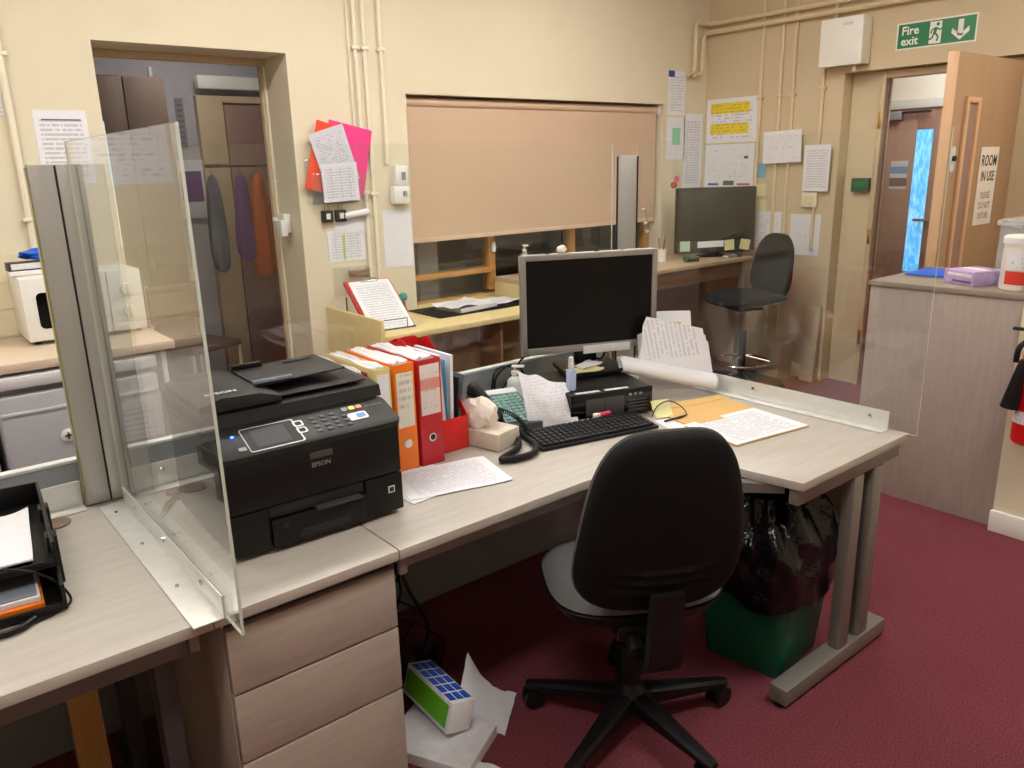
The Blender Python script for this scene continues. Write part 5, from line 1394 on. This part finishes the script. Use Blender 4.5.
G().lathe([(0, 0.0755), (0.009, 0.0755), (0.011, 0.08), (0.008, 0.115), (0, 0.116)], 14).build('cap', 'white_plastic', t)
o = G().tube([(1.70, 2.23, 0.74), (1.745, 2.2, 0.80), (1.80, 2.18, 0.88), (1.86, 2.16, 0.93), (1.93, 2.15, 0.94)], 0.004, 8, smooth=6).build('monitor_cable', 'black_plastic')
tag(o, 'thin black cable arching up to the left of the monitor neck', 'cable')
o = G().tube([(2.12, 2.06, 0.94), (2.115, 2.05, 0.90), (2.10, 2.06, 0.86), (2.09, 2.12, 0.855), (2.10, 2.2, 0.75)], 0.004, 8, smooth=6).build('monitor_cable', 'black_plastic')
tag(o, 'thin black cable hanging to the right of the monitor neck', 'cable')
o = crumple('tissue_ball', 'tissue', None, (0, 0, 0.0), 0.02, 0.016, 0.014, 5.1, 0.3, loc=(1.93, 2.09, ZT + 0.102 + 0.437 + 0.016))
tag(o, 'small white tissue scrap on top of the main monitor', 'tissue')

# ------------------------------------------------------------------ papers at the right of the monitor
t = T('certificate', 'upright white certificate sheet with coloured motif right of the monitor', 'paper', (2.255, 1.86, ZT + 0.012), R(-35))
def cert(u, v): return (-0.105 + 0.21 * u, 0.09 * v + 0.01 * math.sin(3 * u), 0.002 + 0.285 * v)
G().shell(cert, lambda u, v: Vector(cert(u, v)) + Vector((0, 0.0012, 0)), 6, 6).build('sheet', paper('cert_print', 8, 1, axes='XZ', dens=0.3, blocks=((0.3, 0.62, 0.74, 0.82, (150, 180, 170)), (0.78, 0.82, 0.7, 0.86, (220, 180, 90)), (0.66, 0.82, 0.82, 0.86, (220, 180, 90)))), t)
t = T('curled_sheets', 'curling bundle of printed white sheets leaning right of the monitor', 'papers', (2.14, 1.76, ZT + 0.004))
CA, CB = Vector((-0.075, 0.165, 0.132)), Vector((0.255, -0.005, 0.034))
CW = Vector((0.02, 0.22, 0.97)).normalized(); CF = Vector((-0.46, -0.89, 0.0)).normalized()
def curl(u, v, r, top):
    c = CA.lerp(CB, u)
    s = v * (0.17 + top)
    if s < 0.17:
        a = R(110 - 290 * s / 0.17)
        return c + CF * r * math.cos(a) + CW * r * math.sin(a)
    k = s - 0.17
    f = min(1.0, max(0.0, (u - 0.22) / 0.16))
    k *= 0.12 + 0.88 * f * f * (3 - 2 * f)
    return c - CF * (r + 0.05 * k) + CW * k
for i in range(3):
    rr_, tp = 0.027 - 0.003 * i, 0.20 - 0.03 * i
    G().shell(lambda u, v: curl(u, v, rr_, tp), lambda u, v: curl(u, v, rr_ - 0.0015, tp), 18, 26).build('sheet', paper('doc_curl', 1, 1, axes='XZ', dens=0.0) if i else paper('doc_curl_text', 22, 1, axes='ZX', ink=(160, 160, 190), dens=0.6, margin=(0.45, 0.95, 0.35, 0.92)), t, (0.012 * i, 0.004 * i, 0.004 * i))
def env(u, v): return ((u - 0.5) * 0.32, (v - 0.5) * 0.23, 0.006 + 0.002 * math.sin(u * 5))
t = T('brown_envelope', 'large brown manila envelope on the desk return', 'envelope', (2.185, 1.63, ZT + 0.001), R(-12))
G().slab(env, 8, 6, 0.006).build('envelope', 'manila', t)
G().slab(lambda u, v: ((u - 0.5) * 0.32, 0.115 - 0.06 * v * (1 - abs(u - 0.5) * 0.6), 0.0075 + 0.002 * math.sin(u * 5)), 8, 2, 0.001).build('flap', 'manila', t)
t = T('clip_folder', 'white printed sheet on a thin manila folder near the desk end', 'papers', (2.14, 1.43, ZT + 0.001), R(-8))
box('folder', 'manila', t, -0.165, -0.115, 0, 0.165, 0.115, 0.004, 0.001)
G().slab(lambda u, v: ((u - 0.5) * 0.33, (v - 0.5) * 0.235 + 0.004, 0.0065 + 0.001 * math.sin(u * 4)), 6, 4, 0.0015).build('sheet', 'doc_d', t)
loose('printed_sheet', 'white sheet edge under the brown envelope by the keyboard', 'paper', (2.03, 1.60, ZT + 0.0008), R(-18), 0.16, 0.12, 0.0005, 'white_paper', 31, 0.0006)
t = T('sticky_pad', 'pale yellow sticky slip leaning on the small computer', 'note', (2.035, 1.712, ZT + 0.003), pd)
def sl(u, v): return (-0.035 + 0.07 * u, -0.045 + 0.045 * v, 0.002 + 0.05 * v ** 1.5)
G().shell(sl, lambda u, v: Vector(sl(u, v)) + Vector((0, 0.001, -0.001)), 4, 6).build('slip', 'sticky_yellow', t)
o = G().tube([(1.97, 1.69, 0.742), (2.0, 1.69, 0.775), (2.05, 1.68, 0.785), (2.09, 1.66, 0.76), (2.08, 1.63, 0.741), (2.02, 1.62, 0.741)], 0.002, 6, smooth=8).build('usb_lead', 'black_plastic')
tag(o, 'thin dark lead looping beside the yellow slip', 'cable')
t = T('pen', 'dark pen lying beside the keyboard end', 'pen', (2.03, 1.635, ZT + 0.0035), R(-5))
G().tube([(-0.05, 0, 0.004), (0.05, 0, 0.004)], 0.004, 8).build('barrel', 'ink_black', t)
G().tube([(0.0505, 0, 0.004), (0.064, 0, 0.004)], [0.0035, 0.001], 8).build('tip', 'steel', t)

# ------------------------------------------------------------------ task chair
CH = (1.475, 1.32)
t = T('task_chair', 'black-backed grey swivel task chair pulled up to the L-shaped desk', 'chair', (CH[0], CH[1], 0), R(-29))
for k, a in enumerate((151, 223, 295, 7, 79)):
    c, s = math.cos(R(a)), math.sin(R(a))
    g = G()
    P_ = lambda d, sd, z: Vector((d * c - sd * s, d * s + sd * c, z))
    secs = [(0.02, 0.030, 0.075, 0.128), (0.12, 0.027, 0.072, 0.112), (0.22, 0.022, 0.068, 0.096), (0.30, 0.018, 0.064, 0.084), (0.315, 0.012, 0.066, 0.080)]
    rings = []
    for d, hw, zl, zh in secs:
        rings.append([g.bm.verts.new(p) for p in (P_(d, -hw, zl), P_(d, hw, zl), P_(d, hw, zh - 0.008), P_(d, hw * 0.55, zh), P_(d, -hw * 0.55, zh), P_(d, -hw, zh - 0.008))])
    fs = []
    for A, B in zip(rings, rings[1:]):
        for i in range(6): fs.append(g.bm.faces.new((A[i], A[(i + 1) % 6], B[(i + 1) % 6], B[i])))
    fs += [g.bm.faces.new(rings[0][::-1]), g.bm.faces.new(rings[-1])]
    bmesh.ops.recalc_face_normals(g.bm, faces=fs)
    arm = g.build('base_arm', 'black_plastic', t)
    cs = G()
    ca_ = R(a + (35, -50, 60, 20, 80)[k]); cc, ss = math.cos(ca_), math.sin(ca_)
    ctr = Vector((0.292 * c, 0.292 * s, 0.0315))
    for o_ in (-0.024, 0.006):
        p = ctr + Vector((-ss * o_, cc * o_, 0)); q = ctr + Vector((-ss * (o_ + 0.018), cc * (o_ + 0.018), 0))
        cs.tube([p, q], 0.031, 18)
    cs.box(ctr.x - 0.012, ctr.y - 0.012, 0.032, ctr.x + 0.012, ctr.y + 0.012, 0.064, 0.003)
    cs.build('caster', 'black_plastic', arm)
G().lathe([(0, 0.066), (0.045, 0.066), (0.048, 0.12), (0.036, 0.135), (0.030, 0.15), (0, 0.15)], 20).build('hub', 'black_plastic', t)
G().lathe([(0, 0.15), (0.028, 0.15), (0.028, 0.27), (0, 0.27)], 18).build('column_sleeve', 'black_plastic', t)
G().lathe([(0, 0.27), (0.016, 0.27), (0.016, 0.40), (0, 0.40)], 14).build('gas_lift', 'dark_metal', t)
g = G(); g.box(-0.09, -0.15, 0.375, 0.09, 0.10, 0.425, 0.012); g.build('mechanism', 'black_plastic', t)
G().tube([(0.08, 0.02, 0.39), (0.19, 0.03, 0.385), (0.235, 0.03, 0.375)], 0.006, 8, smooth=4).build('lever', 'steel', t)
G().tube([(-0.05, -0.15, 0.385), (-0.05, -0.19, 0.37)], 0.022, 12).build('tension_knob', 'black_plastic', t)
def seat_out(a):
    u, v = rr(a, 0.235, 0.225, 3.0)
    return (u * (1 - 0.06 * v / 0.22), v)
G().lens(seat_out, -0.008, 0.045, lambda u, v, d: (u, v + 0.055, 0.470 + d - (0.5 * max(0, v - 0.1) ** 1.5)), n=48).build('seat', 'seat_fabric', t)
G().lens(lambda a: tuple(1.02 * q for q in seat_out(a)), -0.065, 0.008, lambda u, v, d: (u, v + 0.055, 0.464 + d - (0.5 * max(0, v - 0.1) ** 1.5)), n=48).build('seat_shell', 'black_plastic', t)
def back_out(a):
    u, v = rr(a, 0.212, 0.255, 3.6)
    k = v / 0.255
    return (u * (0.97 - 0.17 * k - 0.03 * k * k), v + 0.012)
LEAN = 0.24
def BP(off):
    def P(u, v, d):
        y = -0.175 - LEAN * (v + 0.245) * 0.75 + 0.75 * u * u - 0.03 * math.cos(v / 0.245 * 1.3) + d + off
        return (u, y, 0.728 + v * 0.985)
    return P
G().lens(back_out, -0.012, 0.045, BP(0.022), n=56, rings=9, pw=3.2).build('back_cushion', 'seat_fabric', t)
def BPs(u, v, d):
    x, y, z = BP(0.0)(u, v, d)
    # moulded ridges low on the back shell
    for zc in (-0.105, -0.135, -0.165):
        q = v - zc - 0.5 * u * u
        if abs(u) < 0.16: y -= 0.009 * math.exp(-(q / 0.006) ** 2) * (d < 0) * (1 - (u / 0.16) ** 4)
    return (x, y, z)
def shell_back():
    g = G()
    n = 64
    rings_ = []
    for j in range(1, 41):
        s = j / 40
        rings_.append([g.bm.verts.new(BPs(*[0.985 * s * q for q in back_out(k * 2 * PI / n)], -0.026 * (1 - s ** 9) ** 0.5 - 0.001)) for k in range(n)])
    rim = [g.bm.verts.new(BPs(*[0.985 * q for q in back_out(k * 2 * PI / n)], 0.016)) for k in range(n)]
    rin = [g.bm.verts.new(BPs(*[0.96 * q for q in back_out(k * 2 * PI / n)], 0.016)) for k in range(n)]
    c = g.bm.verts.new(BPs(0, 0, -0.027)); c2 = g.bm.verts.new(BPs(0, 0, 0.012))
    fs = []
    for k in range(n):
        fs.append(g.bm.faces.new((c, rings_[0][(k + 1) % n], rings_[0][k])))
        fs.append(g.bm.faces.new((c2, rin[k], rin[(k + 1) % n])))
    L = rings_ + [rim, rin]
    for X, Y in zip(L, L[1:]):
        for k in range(n): fs.append(g.bm.faces.new((X[k], X[(k + 1) % n], Y[(k + 1) % n], Y[k])))
    bmesh.ops.recalc_face_normals(g.bm, faces=fs)
    return g.build('back_shell', 'black_matte', t, ang=60)
shell_back()
# wide J bar from the back shell to under the seat
path = [(-0.08, 0.385), (-0.15, 0.345), (-0.205, 0.335), (-0.245, 0.37), (-0.256, 0.44), (-0.258, 0.52), (-0.262, 0.575)]
path = [Vector((0, y, z)) for y, z in path]
pp = spline(path, 6)
g = G()
rg = []
for i, p in enumerate(pp):
    a = pp[max(0, i - 1)]; b = pp[min(len(pp) - 1, i + 1)]
    tg = (b - a).normalized(); nn = Vector((0, -tg.z, tg.y))
    hw = 0.043 + 0.006 * math.sin(i / len(pp) * PI)
    rg.append([g.bm.verts.new(Vector((sx * hw * q, p.y + nn.y * o_, p.z + nn.z * o_))) for sx, q, o_ in ((-1, 1, -0.007), (-1, 0.9, 0.011), (1, 0.9, 0.011), (1, 1, -0.007))])
fs = []
for A, B in zip(rg, rg[1:]):
    for i in range(4): fs.append(g.bm.faces.new((A[i], A[(i + 1) % 4], B[(i + 1) % 4], B[i])))
fs += [g.bm.faces.new(rg[0][::-1]), g.bm.faces.new(rg[-1])]
bmesh.ops.recalc_face_normals(g.bm, faces=fs)
g.build('back_bar', 'black_plastic', t)

# ------------------------------------------------------------------ green bin with black bag
t = T('waste_bin', 'green rectangular bin lined with a black bag under the desk return', 'bin', (2.09, 1.295, 0.001), R(6))
def tub(s0, s1, h0, h1, r):
    return lambda u, v: (lambda q, s: (q[0] * s, q[1] * s, h0 + (h1 - h0) * v))(roundpt(u, r), s0 + (s1 - s0) * v)
RP = roundrect(2.0, 2.0, 0.2, 4) ; RP = RP + [RP[0]]
def roundpt(u, r):
    f = u * (len(RP) - 1); k = min(int(f), len(RP) - 2); a, b = RP[k], RP[k + 1]
    return (a[0] + (b[0] - a[0]) * (f - k), a[1] + (b[1] - a[1]) * (f - k))
G().shell(tub(0.135, 0.158, 0.006, 0.30, 0), tub(0.131, 0.154, 0.006, 0.30, 0), 20, 3).build('tub', 'green_bin', t)
G().prism([(x * 0.133, y * 0.133) for x, y in RP[:-1]], 0.0, 0.0055).build('bottom', 'green_bin', t)
G().shell(tub(0.163, 0.163, 0.285, 0.302, 0), tub(0.1585, 0.1585, 0.285, 0.302, 0), 20, 1).build('rim', 'green_bin', t)
def bag(u, v):
    a = u * 2 * PI
    # skirt over the rim, then gathered body rising to a ragged neck
    if v < 0.16: rr_ = 0.186; z = 0.250 + 0.42 * v + 0.02 * math.sin(5 * a)
    else:
        k = (v - 0.16) / 0.84
        rr_ = 0.186 + 0.012 * math.sin(k * PI) - 0.065 * k ** 2.2
        z = 0.303 + 0.29 * k
    c, s = math.cos(a), math.sin(a)
    p = 6.5 - 3.6 * v
    q = (abs(c) ** p + abs(s) ** p) ** (-1 / p)
    nv = Vector((c * 1.7, s * 1.7, z * 4))
    fold = 0.018 * math.sin(9 * a + 4 * noise.noise(nv)) * (0.3 + v) + 0.03 * noise.noise(nv * 1.6 + Vector((3, 1, 0))) + 0.018 * noise.noise(nv * 4.2)
    fold *= min(1.0, 0.25 + max(0, v - 0.14) * 3.5)
    rr_ = rr_ * q * 0.97 + fold
    return (rr_ * c, rr_ * s, z + 0.02 * noise.noise(nv * 2 + Vector((7, 0, 0))) * v)
g = G(); g.grid(bag, 72, 26)
bmesh.ops.remove_doubles(g.bm, verts=g.bm.verts[:], dist=0.0005)
g.build('bag', 'bin_bag', t, ang=70)

# ------------------------------------------------------------------ rubbish and cables under the desk
t = T('medicine_carton', 'white blue and green printed carton on the floor beside the pedestal', 'carton', (1.045, 1.69, 0.05), R(-92))
ML = Matrix.Rotation(R(-16), 4, 'X') @ Matrix.Diagonal((1.1, 1.15, 1.15, 1))
G().box(-0.11, -0.035, 0.0, 0.11, 0.035, 0.08, 0.002, M=ML).build('carton', 'white_paper', t)
G().box(-0.10, -0.0362, 0.010, 0.10, -0.0351, 0.070, 0.0003, 1, M=ML).build('green_side', 'box_green', t)
for i in range(5):
    for j in range(3): G().box(-0.098 + 0.04 * i, -0.032 + 0.022 * j, 0.0801, -0.064 + 0.04 * i, -0.013 + 0.022 * j, 0.0808, 0.0002, 1, M=ML).build('blue_panel', 'box_blue', t)
stack('paper_pile', 'stack of white paper on the floor under the printed carton', 'papers', (1.005, 1.61, 0.001), R(-62), 0.27, 0.19, 0.034, 'white_paper_edge')
loose('torn_sheet', 'white sheet lying on the floor in front of the paper stack', 'paper', (0.97, 1.44, 0.003), R(20), 0.17, 0.12, 0.02, 'white_paper', 41, 0.001)
def torn(u, v): return ((u - 0.5) * 0.15, (v - 0.5) * 0.19, 0.004 + 0.10 * (1 - u) ** 3 * (0.3 + v) + 0.02 * abs(noise.noise(Vector((u * 4, v * 4, 3)))))
o = G().slab(torn, 12, 12, 0.0015).build('torn_wrapper', 'white_paper', None, (1.19, 1.635, 0.001), (0, 0, R(-50)))
tag(o, 'torn white wrapper standing up on the carpet beside the carton', 'wrapper')
random.seed(11)
for i in range(7):
    x, y = 0.93 + 0.04 * i, 2.03 - 0.015 * (i % 3)
    pts = [(x, y, 0.55 - 0.03 * i)]
    for k in range(6):
        pts.append((x + random.uniform(-0.06, 0.10), y - 0.035 * k * random.uniform(0.4, 1.0), max(0.008, 0.42 - 0.085 * k + random.uniform(-0.05, 0.05))))
    if i == 2: pts = [(0.88, 2.03, 0.40), (0.98, 1.95, 0.43), (1.10, 1.93, 0.44), (1.16, 1.95, 0.42), (1.12, 1.99, 0.39), (0.98, 2.02, 0.33), (0.90, 2.04, 0.30)]
    o = G().tube(pts, 0.0042 if i % 3 else 0.006, 6, smooth=7).build('floor_cable', 'black_plastic' if i != 2 else 'ink_grey')
    tag(o, ('%s cable in the tangle under the desk, %s' % ('grey' if i == 2 else 'black', ('nearest the pedestal', 'second from the pedestal', 'looping widest', 'hanging lowest in the middle', 'third from the chair', 'second from the chair', 'nearest the chair')[i])), 'cable', 'tangled cables under the desk')
t = T('extension_block', 'dark power strip on the floor among the tangled cables', 'power strip', (1.10, 1.93, 0.001), R(25))
box('block', 'black_plastic', t, -0.15, -0.028, 0, 0.15, 0.028, 0.04, 0.004)
for i in range(3): box('plug', 'key_grey', t, -0.12 + 0.09 * i, -0.025, 0.0402, -0.07 + 0.09 * i, 0.025, 0.08, 0.005)
# under the left desk
t = T('wooden_prop', 'orange-brown wooden post standing under the left desk', 'post', (0.215, 2.0, 0))
box('post', 'light_wood', t, -0.035, -0.02, 0.0, 0.035, 0.02, 0.49, 0.003)
box('foot', 'light_wood', t, -0.05, -0.05, 0.0, -0.0352, 0.05, 0.02, 0.002)
for i, pts in enumerate(([(0.05, 2.2, 0.55), (0.12, 2.1, 0.42), (0.22, 2.08, 0.40), (0.28, 2.12, 0.5)], [(0.12, 2.15, 0.43), (0.2, 2.05, 0.375), (0.29, 2.1, 0.40)], [(0.30, 2.2, 0.6), (0.24, 2.12, 0.45), (0.16, 2.15, 0.42)])):
    o = G().tube(pts, 0.005, 6, smooth=8).build('loose_cable', ('black_plastic', 'ink_grey', 'black_plastic')[i])
    tag(o, ('black cable sagging under the left desk', 'pale cable sagging beside the wooden post', 'short black cable hanging near the desk leg')[i], 'cable')
